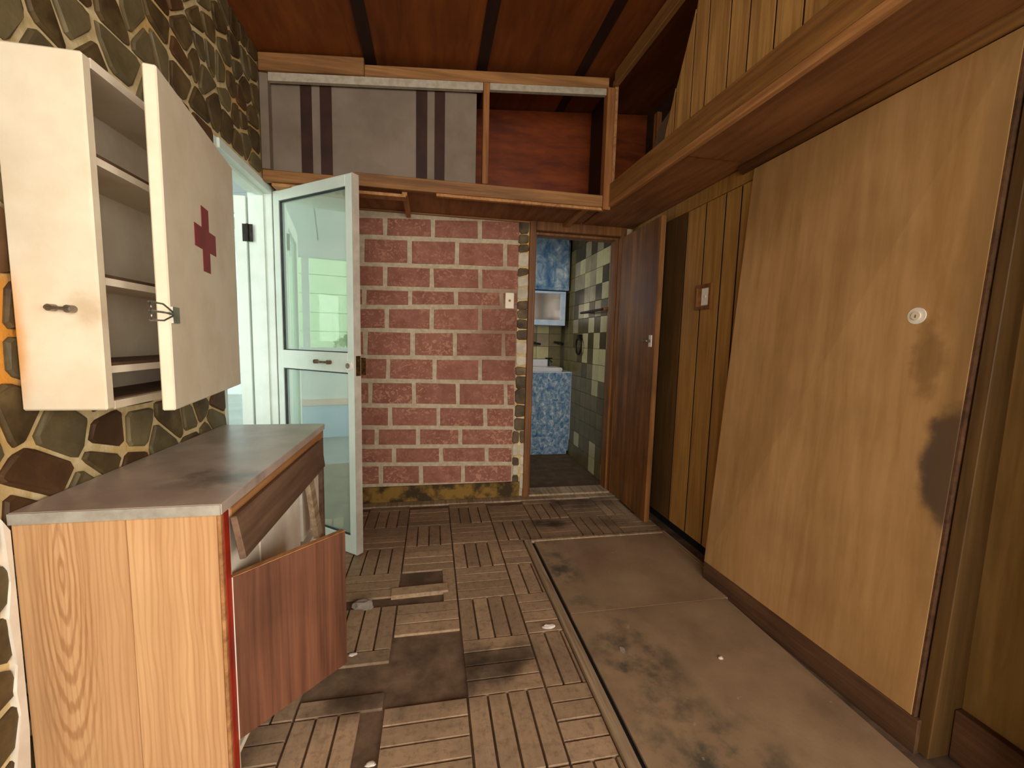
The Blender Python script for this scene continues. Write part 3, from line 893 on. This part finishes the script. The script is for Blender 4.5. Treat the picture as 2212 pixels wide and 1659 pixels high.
for (a, b) in ((0.115, 1.055), (1.165, z1 - 0.06)):
    MB().plane_box(gA, U, Zv, W, 0.051, gw - 0.051, a + .001, b - .001, -0.027, -0.021).build('pane', 'door_glass', door1)
    gk = MB()
    gk.plane_box(gA, U, Zv, W, 0.050, 0.058, a, b, -0.02, -0.008); gk.plane_box(gA, U, Zv, W, gw - 0.055, gw - 0.05, a, b, -0.02, -0.008)
    gk.plane_box(gA, U, Zv, W, 0.058, gw - 0.055, b - 0.007, b, -0.02, -0.008); gk.plane_box(gA, U, Zv, W, 0.058, gw - 0.055, a, a + 0.005, -0.02, -0.008)
    gk.build('gasket', 'gasket', door1)
MB().plane_box(gA, U, Zv, W, gw, gw + 0.004, z0, z1, -0.045, 0).build('edge_strip', 'white_edge', door1)
hp = lambda u, z, w: gA + U * u + Zv * z + W * w
hd = MB()
u0, u1, zz = gw - 0.30, gw - 0.19, 1.108
hd.cyl(hp(u0, zz, 0), hp(u0, zz, 0.022), 0.012).cyl(hp(u1, zz, 0), hp(u1, zz, 0.022), 0.012).cyl(hp(u0, zz, 0.022), hp(u1, zz, 0.022), 0.006)
hd.build('pull_handle', 'rusty_steel', door1)
lo = MB().cyl(hp(gw - 0.035, 1.095, 0), hp(gw - 0.035, 1.095, 0.012), 0.026, 24).build('lock_rosette', 'socket_white', door1)
MB().cyl(hp(gw - 0.035, 1.095, 0.012), hp(gw - 0.035, 1.095, 0.015), 0.015, 20).build('lock_cylinder', 'steel', lo)
lt = MB().plane_box(gA, U, Zv, W, gw + 0.004, gw + 0.007, 1.04, 1.15, -0.04, -0.01)
lt.plane_box(gA, U, Zv, W, gw - 0.01, gw + 0.03, 1.045, 1.14, -0.055, -0.047)
lt.build('latch', 'brass_dark', door1)

# outer white door, swung out on to the porch
oA, oB = Vector((XL - T - 0.015, 2.80, 0)), Vector((XL - T - 0.70, 2.79, 0))
U2 = (oB - oA).normalized(); W2 = Vector((-U2.y, U2.x, 0)); W2 = W2 if W2.y < 0 else -W2
ow = (oB - oA).length
d2 = MB()
d2.plane_box(oA, U2, Zv, W2, 0.0, 0.06, 0.0, 2.06, -0.035, 0); d2.plane_box(oA, U2, Zv, W2, ow - 0.085, ow, 0.0, 2.06, -0.035, 0)
d2.plane_box(oA, U2, Zv, W2, 0.06, ow - 0.085, 1.96, 2.06, -0.035, 0); d2.plane_box(oA, U2, Zv, W2, 0.06, ow - 0.085, 0.0, 0.10, -0.035, 0)
door2 = struct(d2.build('door_2', 'white_door', None, 0.002), 'outer white door swung out on to the porch')
MB().plane_box(oA, U2, Zv, W2, 0.06, ow - 0.085, 0.10, 1.96, -0.02, -0.015).build('pane', 'frosted_glass', door2)
MB().plane_box(oA, U2, Zv, W2, -0.035, 0.02, 1.80, 1.90, 0.0, 0.004).cyl(oA + W2 * 0.008 - U2 * 0.008 + Zv * 1.80, oA + W2 * 0.008 - U2 * 0.008 + Zv * 1.90, 0.007).build('hinge', 'black_iron', door2)

# ------------------------------------------------------------------ first aid wall cabinet
CX, CY0, CY1, CZ0, CZ1 = -0.772, 1.167, 1.815, 1.06, 1.872
ca = thing('first_aid_cabinet', (XL, 1.48, CZ0), 'cream wooden first aid wall cabinet with its red cross door ajar', 'cabinet')
boxo('end_panel', 'cabinet_cream', ca, XL + 0.011, CX, CY0, CY0 + 0.028, CZ0, CZ1, bevel=0.004)
boxo('end_panel', 'cabinet_cream', ca, XL + 0.011, CX, CY1 - 0.025, CY1, CZ0, CZ1, bevel=0.003)
boxo('top', 'cabinet_inner', ca, XL + 0.011, CX, CY0 + 0.028, CY1 - 0.025, CZ1 - 0.022, CZ1)
boxo('bottom', 'cabinet_cream', ca, XL + 0.011, CX, CY0 + 0.028, CY1 - 0.025, CZ0, CZ0 + 0.02)
boxo('back', 'cabinet_inner', ca, XL + 0.011, XL + 0.02, CY0 + 0.028, CY1 - 0.025, CZ0 + 0.02, CZ1 - 0.022)
for zs in (1.640, 1.362, 1.148):
    sh = boxo('shelf', 'cabinet_inner', ca, XL + 0.02, CX - 0.006, CY0 + 0.028, CY1 - 0.025, zs, zs + 0.018)
    boxo('shelf_lining_shade', 'cabinet_bare_shade', sh, XL + 0.022, CX - 0.0065, CY0 + 0.03, CY1 - 0.027, zs + 0.018, zs + 0.026)  # lining; its dark front line stands in for the shadow gap above each shelf
boxo('shelf_lining_shade', 'cabinet_bare_shade', ca, XL + 0.022, CX - 0.02, CY0 + 0.03, CY1 - 0.027, CZ0 + 0.02, CZ0 + 0.024)
ph = MB()
ph.cyl((-0.862, CY0, 1.302), (-0.862, CY0 - 0.018, 1.302), 0.008).cyl((-0.825, CY0, 1.300), (-0.825, CY0 - 0.018, 1.300), 0.009).cyl((-0.868, CY0 - 0.018, 1.302), (-0.82, CY0 - 0.018, 1.300), 0.004)
ph.build('pull_handle', 'steel', ca)
aH = math.radians(9.5)
dA = Vector((CX + 0.003, CY1 - 0.002, 0)); Ud = Vector((math.sin(aH), -math.cos(aH), 0)); Wd = Vector((math.cos(aH), math.sin(aH), 0))
dw = 0.64
cdoor = MB().plane_box(dA, Ud, Zv, Wd, 0, dw, CZ0 - 0.004, CZ1, 0, 0.028).build('door', 'cabinet_cream', ca, 0.003)
cr = MB()
cu, cz, arm, th = 0.345, 1.535, 0.096, 0.032
cr.plane_box(dA, Ud, Zv, Wd, cu - th, cu + th, cz - arm, cz + arm, 0.028, 0.0295)
cr.plane_box(dA, Ud, Zv, Wd, cu - arm, cu - th, cz - th, cz + th, 0.028, 0.0295)
cr.plane_box(dA, Ud, Zv, Wd, cu + th, cu + arm, cz - th, cz + th, 0.028, 0.0295)
tag(cr.build('red_cross', 'cross_red', cdoor), 'red cross emblem')
hs = MB().plane_box(dA, Ud, Zv, Wd, dw - 0.045, dw - 0.003, 1.275, 1.315, 0.028, 0.033).build('hasp_plate', 'steel', cdoor)
hb = dA + Ud * (dw + 0.0) + Zv * 1.296 + Wd * 0.032
hsp = MB()
for zs in (0.012, -0.008):
    pts = []
    for t in range(12):
        an = math.pi * (0.5 + t / 11.0)
        pts.append(hb + Ud * (0.125 + -0.010 * math.cos(an) * -1) + Zv * (zs + 0.010 * math.sin(an)))
    pts = [hb - Ud * 0.015 + Zv * 0.003] + [hb + Ud * 0.05 + Zv * (zs + 0.010)] + pts + [hb + Ud * 0.05 + Zv * (zs - 0.009)] + [hb - Ud * 0.015 - Zv * 0.001]
    hsp.tube(pts, 0.0022, 6)
hsp.build('hasp_loop', 'steel', cdoor)

# ------------------------------------------------------------------ base cabinet and worktop
KZ, KX, KY0, KY1 = 0.835, -0.507, 1.112, 2.12
KF = KX - 0.006                                   # front plane of the cabinet
kb = thing('base_cabinet', (-0.73, 1.6, 0.0), 'broken wooden base cabinet with pine end boards and a hanging dark door', 'cabinet')
wt = MB().box(XL + 0.012, KX, KY0 - 0.004, KY1, KZ - 0.028, KZ).build('worktop', 'laminate', None, 0.002)
tag(wt, 'grey laminate worktop stained with dirt on the broken base cabinet', 'worktop')
boxo('edge_strip', 'laminate_edge', wt, XL + 0.013, KX - 0.002, KY0 - 0.007, KY0 - 0.004, KZ - 0.027, KZ - 0.001)
for a, b in ((XL + 0.014, -0.7155), (-0.7145, KF - 0.008)):
    MB().prism([(a, 0.0), (b, 0.0), (b, KZ - 0.029), (a, KZ - 0.029)], lambda u, v, w: (u, KY0 + 0.02 - w, v), 0.02, 0.0025).build('end_board', 'counter_pine', kb)
boxo('corner_bead', 'batten_pine', kb, KF - 0.0075, KF + 0.001, KY0 - 0.001, KY0 + 0.012, 0.0, KZ - 0.029, bevel=0.002)
boxo('red_stile', 'red_paint', kb, KF - 0.02, KF + 0.002, KY0 + 0.0125, KY0 + 0.042, 0.0, KZ - 0.029, bevel=0.002)
MB().prism([(KY0 + 0.043, 0.0), (KY0 + 0.052, 0.0), (KY0 + 0.050, 0.62), (KY0 + 0.052, KZ - 0.03), (KY0 + 0.043, KZ - 0.03)], lambda u, v, w: (KF - 0.015 + w, u, v), 0.014, 0.002).build('chipped_edge', 'chipped_white', kb)
boxo('end_board', 'cabinet_inner', kb, XL + 0.014, KF - 0.01, KY1 - 0.03, KY1 - 0.01, 0.0, KZ - 0.029)
boxo('back_board', 'cabinet_inner', kb, XL + 0.014, XL + 0.024, KY0 + 0.022, KY1 - 0.03, 0.0, KZ - 0.029)
boxo('shelf', 'cabinet_inner', kb, XL + 0.025, KF - 0.03, KY0 + 0.055, KY1 - 0.031, 0.30, 0.32)
boxo('bottom_board', 'cabinet_inner', kb, XL + 0.025, KF - 0.02, KY0 + 0.055, KY1 - 0.031, 0.06, 0.08)
boxo('front_rail', 'batten_pine', kb, KF - 0.02, KF + 0.002, KY0 + 0.053, KY1 - 0.012, KZ - 0.064, KZ - 0.029, bevel=0.002)
boxo('far_stile', 'drawer_front', kb, KF - 0.02, KF + 0.001, KY1 - 0.045, KY1 - 0.012, 0.0, KZ - 0.065)
boxo('drawer_bottom', 'cabinet_inner', kb, XL + 0.025, KF - 0.062, KY0 + 0.054, KY1 - 0.046, 0.585, 0.6)
# white drawer box fronts left behind the loose board
for a, b in ((KY0 + 0.054, 1.36), (1.385, 1.76), (1.80, 2.05)):
    boxo('drawer_side', 'chipped_white', kb, KF - 0.024, KF - 0.010, a, b, 0.40, 0.765)
boxo('divider', 'cabinet_inner', kb, KF - 0.06, KF - 0.006, 1.362, 1.384, 0.40, 0.765)
MB().hexa([(x, y, z) for (z, o) in ((0.42, 0.045), (0.765, 0.0)) for (x, y) in ((KF - 0.008 + o, 1.775), (KF + 0.012 + o, 1.775), (KF + 0.012 + o, 1.835), (KF - 0.008 + o, 1.835))]).build('loose_batten', 'lath', kb)
# loose drawer front hanging at an angle
db0, db1 = Vector((KF + 0.004, 1.150, 0.782)), Vector((KF + 0.004, 2.0, 0.778))
tilt = Vector((0.026, 0.0, -0.108))
wv = Vector((0.016, 0, 0.004))
q4 = [db0 + tilt + Vector((0, -0.015, 0)), db1 + tilt + Vector((0.0, -0.05, 0.0)), db1, db0]
tag(MB().hexa([p for p in q4] + [p + wv for p in q4]).build('drawer_front', 'drawer_front', kb, 0.002), 'dark loose drawer front hanging askew')
# hinged door hanging open
kA, kB = Vector((KF + 0.006, 1.150, 0)), Vector((-0.276, 1.391, 0))
U3 = (kB - kA).normalized(); W3 = Vector((U3.y, -U3.x, 0))
kw = (kB - kA).length
kd = MB().plane_box(kA, U3, Zv, W3, 0, kw, 0.155, 0.62, -0.018, 0).build('door', 'door_mahogany', kb, 0.0015)
MB().plane_box(kA, U3, Zv, W3, 0, kw, 0.6205, 0.6225, -0.018, 0).build('edge_strip', 'batten_pine', kd)
MB().plane_box(kA, U3, Zv, W3, -0.002, 0.0, 0.155, 0.62, -0.017, -0.001).build('edge_strip', 'chipped_white', kd)

# ------------------------------------------------------------------ boards lying on the floor
hb_ = thing('floor_boards', (1.0, 1.7, 0.0), 'two brown hardboard sheets edged with laths covering the floor', 'boards')
boxo('sheet', 'floor_sheet', hb_, 0.632, 1.50, 1.7225, 2.425, -0.0105, 0.012)
boxo('sheet', 'floor_sheet', hb_, 0.630, 1.435, 0.3, 1.718, -0.0105, 0.0115)
boxo('lath', 'lath', hb_, 0.573, 0.612, 0.3, 2.455, -0.0105, 0.016, bevel=0.003)
boxo('lath', 'lath', hb_, 0.613, 1.53, 2.427, 2.45, -0.0105, 0.017, bevel=0.002)
boxo('lath', 'lath', hb_, 1.502, 1.53, 1.91, 2.426, -0.0105, 0.018, bevel=0.002)
boxo('gap_strip', 'black_gap', hb_, 0.6125, 0.6295, 0.3, 2.426, -0.0105, 0.002)

# ------------------------------------------------------------------ debris
def lump(name, loc, r, mat, label, cat, seed, flat=0.5, group=None):
    import bmesh
    rr = random.Random(seed)
    bm = bmesh.new(); bmesh.ops.create_icosphere(bm, subdivisions=2, radius=1)
    for v in bm.verts:
        k = 1 + rr.uniform(-0.25, 0.2)
        v.co = Vector((v.co.x * r[0] * k, v.co.y * r[1] * k, max(v.co.z, -0.4) * r[2] * k + 0.4 * r[2]))
    me = bpy.data.meshes.new(name); bm.to_mesh(me); bm.free(); me.materials.append(MATS[mat])
    o = bpy.data.objects.new(name, me); COL.objects.link(o); o.location = loc
    tag(o, label, cat, group); return o


p = at_z(783, 1308, 0.01); lump('rubble_chunk', (p.x, p.y, 0.0), (0.05, 0.028, 0.024), 'rubble_grey', 'grey rubble chunk on the parquet near the cabinet door', 'rubble', 2)
p = at_z(738, 1322, 0.01); lump('rubble_chunk', (p.x - 0.02, p.y, 0.0), (0.03, 0.025, 0.022), 'rubble_grey', 'smaller rubble chunk half behind the hanging cabinet door', 'rubble', 5)
p = at_z(1185, 1355, 0); lump('paper_scrap', (p.x, p.y, 0.0), (0.028, 0.014, 0.008), 'paper_white', 'crumpled white paper scrap beside the lath of the floor boards', 'paper', 3)
p = at_z(762, 1415, 0); lump('paper_scrap', (p.x, p.y, 0.0), (0.016, 0.010, 0.005), 'paper_white', 'tiny white paper scrap beside the dark cabinet door', 'paper', 4)
p = at_z(800, 1652, 0); lump('paper_scrap', (p.x, p.y, 0.0), (0.016, 0.009, 0.004), 'paper_white', 'small pale paper scrap on the nearest parquet blocks', 'paper', 6)
p = at_z(1557, 1423, 0.012); lump('plaster_crumb', (p.x, p.y, 0.012), (0.009, 0.008, 0.006), 'paper_white', 'white plaster crumb on the near floor sheet', 'plaster', 8)
p = at_z(1345, 1405, 0.012); lump('plaster_flake', (p.x, p.y, 0.012), (0.011, 0.022, 0.003), 'rubble_grey', 'pale plaster flake on the mouldy side of the floor sheet', 'plaster', 9)

# ------------------------------------------------------------------ wash room
TX, TY = 1.515, 4.85
wl = MB(); wl.box(TX + 0.006, TX + 0.1, YW + 0.13, TY + 0.1, -0.1, 2.6)
wash_r = struct(wl.build('wall_washroom_right', 'grout'))
wb = MB(); wb.box(0.1, TX + 0.006, TY + 0.006, TY + 0.1, -0.1, 2.6)
wash_b = struct(wb.build('wall_washroom_back', 'grout'))
w3 = MB(); w3.box(0.05, 0.1, YW + 0.11, 3.8, -0.1, 2.6); w3.box(0.05, 0.1, 4.4, TY + 0.1, -0.1, 2.6); w3.box(0.05, 0.1, 3.8, 4.4, -0.1, 1.4); w3.box(0.05, 0.1, 3.8, 4.4, 2.1, 2.6)  # opening added out of view for the wash room fill
struct(w3.build('wall_washroom_left', 'tile_grey'))
struct(boxo('floor_washroom', 'wash_floor', None, 0.05, TX + 0.1, YW + 0.13, TY + 0.1, -0.1, 0.0))
struct(boxo('ceiling_washroom', 'wall_dark', None, 0.05, TX + 0.1, YW + 0.11, TY + 0.1, 2.6, 2.7))
pat = ['oooooooooo', 'ooooodoooo', 'ddddoooooo', 'ddlgdlgood', 'dldgddgood', 'llllgglood', 'llllggdooo', 'lddlglgood', 'gldllgdoog', 'oglddlgddo',
       'yddlgddood', 'oldlddoodo', 'ldlddgoood', 'olgdlooodo', 'olloldoooo', 'ooloodoooo', 'oooooooooo', 'olooooolooo', 'oooloooooo']
tm = {'o': 'tile_olive', 'd': 'tile_dark', 'l': 'tile_light', 'g': 'tile_grey', 'y': 'tile_grey'}
TS = 0.15
pat_rows = {  # from the floor up, nearest column first
    0: 'lolooooooo', 1: 'ooloolooooo', 2: 'oooooooooo', 3: 'oooooooooo', 4: 'oooooooooo', 5: 'oolooooooo', 6: 'ollodooooo', 7: 'olldldooood',
    8: 'ldldlodood', 9: 'gldlddgood', 10: 'ldgdlgdood', 11: 'gldggddood', 12: 'ldlglggood', 13: 'lllgglgood', 14: 'ddgdgddood', 15: 'dddddddddd', 16: 'dddddddddd'}
for r in range(17):
    for c in range(10):
        y0 = YW + 0.14 + c * TS
        if y0 + TS > TY + 0.01: continue
        ch = pat_rows[r][c] if c < len(pat_rows[r]) else 'o'
        z0_ = r * TS
        MB().prism([(y0 + .002, z0_ + .002), (y0 + TS - .002, z0_ + .002), (y0 + TS - .002, z0_ + TS - .002), (y0 + .002, z0_ + TS - .002)],
                   lambda u, v, w: (TX + 0.006 - w, u, v), 0.006, 0.0015).build('tile', tm[ch], wash_r)
for r in range(6, 17):
    for c in range(6):
        x1_ = TX - c * TS; z0_ = r * TS
        ch = rnd.choice('oollgg') if r < 13 else 'd'
        if c == 0: ch = 'o'
        MB().prism([(x1_ - TS + .002, z0_ + .002), (x1_ - .002, z0_ + .002), (x1_ - .002, z0_ + TS - .002), (x1_ - TS + .002, z0_ + TS - .002)],
                   lambda u, v, w: (u, TY + 0.006 - w, v), 0.006, 0.0015).build('tile', tm[ch], wash_b)
VY = 4.42
vx1 = at_y(1236, 803, VY).x
va = thing('vanity_cabinet', (1.1, 4.6, 0.0), 'blue marbled vanity cabinet with white edging under the washroom sink', 'cabinet')
vz = at_y(1190, 803, VY).z
vzb = at_y(1190, 974, VY).z
boxo('body', 'marble_blue', va, 0.72, vx1 - 0.03, VY + 0.012, TY - 0.001, 0.001, vz - 0.012)
boxo('door', 'marble_blue', va, 0.72, vx1 - 0.012, VY, VY + 0.011, max(vzb, 0.02), vz - 0.012)
q = MB(); q.box(0.72, vx1, VY - 0.004, TY - 0.001, vz - 0.011, vz); q.box(vx1 - 0.011, vx1, VY - 0.002, VY + 0.011, max(vzb, 0.02) + 0.13, vz - 0.012)
q.build('edging', 'blue_white_trim', va)
sk = thing('washroom_sink', (1.1, 4.6, vz), 'white ceramic sink with small tap set on the blue vanity cabinet', 'sink')
sx1 = at_y(1216, 795, VY).x
s_ = MB(); s_.box(0.75, sx1, VY + 0.01, TY - 0.12, vz + 0.001, vz + 0.045); s_.box(0.75, sx1 - 0.06, TY - 0.12, TY - 0.002, vz + 0.001, vz + 0.12)
s_.build('basin', 'sink_white', sk, 0.008, 2)
tx_ = at_y(1186, 775, TY - 0.15).x
MB().cyl((tx_, TY - 0.14, vz + 0.045), (tx_, TY - 0.14, vz + 0.13), 0.012).cyl((tx_, TY - 0.14, vz + 0.12), (tx_, TY - 0.26, vz + 0.10), 0.009).cyl((tx_ - 0.04, TY - 0.14, vz + 0.135), (tx_ + 0.04, TY - 0.14, vz + 0.135), 0.008).build('tap', 'black_iron', sk)
UY = 4.55
ux1 = at_y(1232, 560, UY).x; uz0 = at_y(1200, 627, UY).z
uc = thing('blue_wall_cabinet', (1.1, 4.7, uz0), 'upper wall cabinet in mottled blue paint high in the washroom', 'cabinet')
boxo('body', 'marble_blue_blotch', uc, 0.75, ux1, UY, TY - 0.001, uz0, 2.45, bevel=0.004)
boxo('door', 'marble_blue_blotch', uc, 0.78, ux1 - 0.02, UY - 0.012, UY - 0.001, uz0 + 0.03, 2.43, bevel=0.003)
mx1 = at_y(1222, 660, UY + 0.02).x; mz0 = at_y(1200, 703, UY + 0.02).z
mc = thing('mirror_cabinet', (1.1, 4.7, mz0), 'small framed mirror cabinet hanging below the upper blue cabinet', 'mirror')
boxo('body', 'blue_white_trim', mc, 0.75, mx1 - 0.004, UY + 0.035, TY - 0.001, mz0, uz0 - 0.012)
q = MB(); a0, a1, b0, b1 = 0.75, mx1, mz0, uz0 - 0.01
q.box(a0, a1, UY + 0.02, UY + 0.034, b0, b0 + 0.06); q.box(a0, a1, UY + 0.02, UY + 0.034, b1 - 0.025, b1); q.box(a1 - 0.06, a1, UY + 0.02, UY + 0.034, b0 + 0.06, b1 - 0.025); q.box(a0, a0 + 0.05, UY + 0.02, UY + 0.034, b0 + 0.06, b1 - 0.025)
q.build('frame', 'blue_white_trim', mc, 0.002)
boxo('mirror_glass', 'mirror', mc, a0 + 0.05, a1 - 0.06, UY + 0.028, UY + 0.034, b0 + 0.06, b1 - 0.025)
# towel rail on the tiled wall, ring and taps
tr = thing('towel_rail', (TX, 3.75, 1.72), 'dark towel rail on the checkered washroom tiles', 'towel rail')
ya, yb_, zr = 3.46, 4.0, at_x(1290, 670, TX - 0.07).z
MB().cyl((TX - 0.07, ya, zr), (TX - 0.07, yb_, zr), 0.011).build('bar', 'black_iron', tr)
MB().cyl((TX, ya + 0.02, zr + 0.01), (TX - 0.07, ya + 0.02, zr), 0.014).build('bracket', 'batten_pine', tr)
MB().cyl((TX, yb_ - 0.02, zr + 0.01), (TX - 0.07, yb_ - 0.02, zr), 0.012).build('bracket', 'black_iron', tr)
rg = thing('towel_ring', (TX, 4.28, 1.32), 'dark hanging towel ring on the washroom tiles', 'towel ring')
pr = at_x(1250, 735, TX - 0.03)
MB().cyl((TX, pr.y, pr.z + 0.03), (TX - 0.04, pr.y, pr.z + 0.03), 0.03).build('mount', 'black_iron', rg)
MB().tube([(TX - 0.03, pr.y + 0.075 * math.cos(t), pr.z - 0.06 + 0.085 * math.sin(t)) for t in [2 * math.pi * q / 20 for q in range(20)]], 0.011, 8, True).build('ring', 'black_iron', rg)
for (px, nm) in ((1208, 'dark wall tap above the sink near the corner'), (1154, 'dark wall tap above the sink beside the door frame')):
    pt = at_y(px, 741, TY - 0.05)
    w_t = thing('wall_tap', (pt.x, TY, pt.z), nm, 'tap')
    MB().cyl((pt.x, TY - 0.001, pt.z), (pt.x, TY - 0.09, pt.z), 0.016).cyl((pt.x - 0.07, TY - 0.08, pt.z + 0.01), (pt.x + 0.07, TY - 0.08, pt.z - 0.012), 0.012).build('spout', 'black_iron', w_t)

# ------------------------------------------------------------------ porch and outdoors
PX = -3.65
struct(boxo('floor_porch', 'porch_floor', None, PX - 0.1, XL - T, 0.2, 5.2, -0.16, -0.012))
struct(boxo('ground', 'porch_floor', None, -40, -1.07, 5.2, 60, -0.3, -0.10))
struct(boxo('lawn', 'lawn', None, -40, PX - 0.1, -30, 5.2, -0.3, -0.15))
pw = MB(); pw.box(PX - 0.1, PX, 0.2, 5.2, 0.48, 1.12); pw.box(PX - 0.1, PX, 0.2, 5.2, 2.2, 2.45)
porch_wall = struct(pw.build('wall_porch', 'porch_white'))
boxo('blue_band', 'porch_blue', porch_wall, PX - 0.1, PX, 0.2, 5.2, -0.012, 0.40)
boxo('peach_band', 'porch_peach', porch_wall, PX - 0.1, PX + 0.015, 0.2, 5.2, 0.40, 0.48)
for y in (0.3, 1.15, 2.0, 2.85, 3.7, 4.55, 5.15):
    boxo('mullion', 'porch_white', porch_wall, PX - 0.09, PX - 0.01, y - 0.04, y + 0.04, 1.12, 2.2)
for a, b in ((0.34, 1.11), (1.19, 1.96), (2.04, 2.81), (2.89, 3.66), (3.74, 4.51), (4.59, 5.11)):
    boxo('pane', 'window_glass', porch_wall, PX - 0.055, PX - 0.05, a, b, 1.12, 2.2)
# lean-to ceiling in boards
def pz(x): return 2.40 + (x - PX) * 0.13


pc = struct(MB().hexa([(x, y, pz(x) + d) for d in (0.02, 0.06) for (x, y) in ((PX - 0.1, 0.2), (XL - T, 0.2), (XL - T, 5.2), (PX - 0.1, 5.2))]).build('ceiling_porch', 'porch_white'))
for k in range(10):
    y0 = 0.2 + k * 0.5
    MB().hexa([(x, y, pz(x) + d) for d in (0.0, 0.019) for (x, y) in ((PX, y0 + 0.008), (XL - T, y0 + 0.008), (XL - T, y0 + 0.492), (PX, y0 + 0.492))]).build('ceiling_board', 'porch_white', pc)
pn = MB(); pn.box(PX, XL - T, 0.1, 0.2, -0.1, 0.45); pn.box(PX, XL - T, 0.1, 0.2, 2.55, 2.8); pn.box(PX, -3.55, 0.1, 0.2, 0.45, 2.55); pn.box(-1.15, XL - T, 0.1, 0.2, 0.45, 2.55)
struct(pn.build('wall_porch_near', 'porch_white'))
pe = MB(); pe.box(PX, XL - T, 5.12, 5.2, 2.15, 2.5); pe.box(PX, XL - T, 5.13, 5.18, 1.70, 1.77)
for x in (-3.6, -2.9, -1.95, -1.15): pe.box(x - 0.035, x + 0.035, 5.12, 5.2, -0.012, 2.15)
window_1 = struct(pe.build('window_1', 'porch_white'))
for a, b in ((-3.565, -2.935), (-2.865, -1.985), (-1.915, -1.185)):
    boxo('pane', 'window_glass', window_1, a, b, 5.15, 5.155, 1.77, 2.15)
# house wall beyond the brick wall, seen from the porch
struct(boxo('wall_outer', 'porch_white', None, XL - T, -0.2, YW + 0.11, TY + 0.4, -0.1, 3.1))
# hills and greenery
hm = MB(); N = 40
for i in range(N + 1):
    x = -420 + i * 12
    h = 30 + 8 * math.sin(i * 0.6) + 6 * math.sin(i * 1.7)
    hm.v += [(x, 300, -1), (x, 320, h), (x, 380, -1)]
for i in range(N):
    a = i * 3; b = a + 3
    hm.f += [(a, b, b + 1, a + 1), (a + 1, b + 1, b + 2, a + 2)]
struct(hm.build('hills', 'hill_blue'))


def bush(loc, r, h, seed, label):
    rr = random.Random(seed)
    b = thing('garden_bush', loc, label, 'bush')
    m = MB()
    for _ in range(900):
        th, ph_ = rr.uniform(0, 2 * math.pi), math.acos(rr.uniform(-0.9, 1))
        q = rr.uniform(0.75, 1.05)
        c = Vector((loc[0] + r * q * math.sin(ph_) * math.cos(th), loc[1] + r * q * math.sin(ph_) * math.sin(th), loc[2] + h * 0.55 + h * 0.5 * q * math.cos(ph_)))
        u = Vector((rr.uniform(-1, 1), rr.uniform(-1, 1), rr.uniform(-1, 1))).normalized() * 0.10
        w = u.orthogonal().normalized() * 0.05
        k = len(m.v); m.v += [tuple(c - u), tuple(c + w), tuple(c + u), tuple(c - w)]; m.f.append((k, k + 1, k + 2, k + 3))
    m.build('foliage', 'leaf_green', b)
    MB().cyl((loc[0], loc[1], loc[2]), (loc[0], loc[1], loc[2] + h * 0.6), 0.05, 8, 0.03).build('stem', 'plinth', b)


gw_ = struct(boxo('wall_garden', 'lime_paint', None, -7.8, -7.55, -5, 10, -0.15, 3.3))
for k in range(9):
    boxo('siding_board', 'lime_paint', gw_, -7.549, -7.52, -5, 10, -0.15 + k * 0.38, 0.215 + k * 0.38)
bush((-5.2, 1.9, -0.15), 0.8, 1.5, 1, 'low green garden bush mirrored in the upper pane of the white glass door')

# ------------------------------------------------------------------ back of the room (behind the photographer)
bk = MB()
bk.box(-2.4, -1.6, YB - 0.1, YB, -0.1, 3.1); bk.box(2.7, 3.3, YB - 0.1, YB, -0.1, 3.2); bk.box(-1.6, 2.7, YB - 0.1, YB, -0.1, 0.55); bk.box(-1.6, 2.7, YB - 0.1, YB, 2.6, 3.2)
struct(bk.build('wall_back', 'plaster_cream'))
bl = MB(); bl.box(-2.4, -2.3, YB, 0.2, -0.1, 3.1); bl.box(-2.4, XL - T, 0.0, 0.08, -0.1, 3.1); bl.box(3.2, 3.3, YB, -2.3, -0.1, 3.2); bl.box(3.2, 3.3, 0.0, 0.1, -0.1, 3.2); bl.box(3.2, 3.3, -2.3, 0.0, -0.1, 0.65); bl.box(3.2, 3.3, -2.3, 0.0, 2.45, 3.2)  # opening on the right added for the side fill light
struct(bl.build('wall_side', 'plaster_cream'))
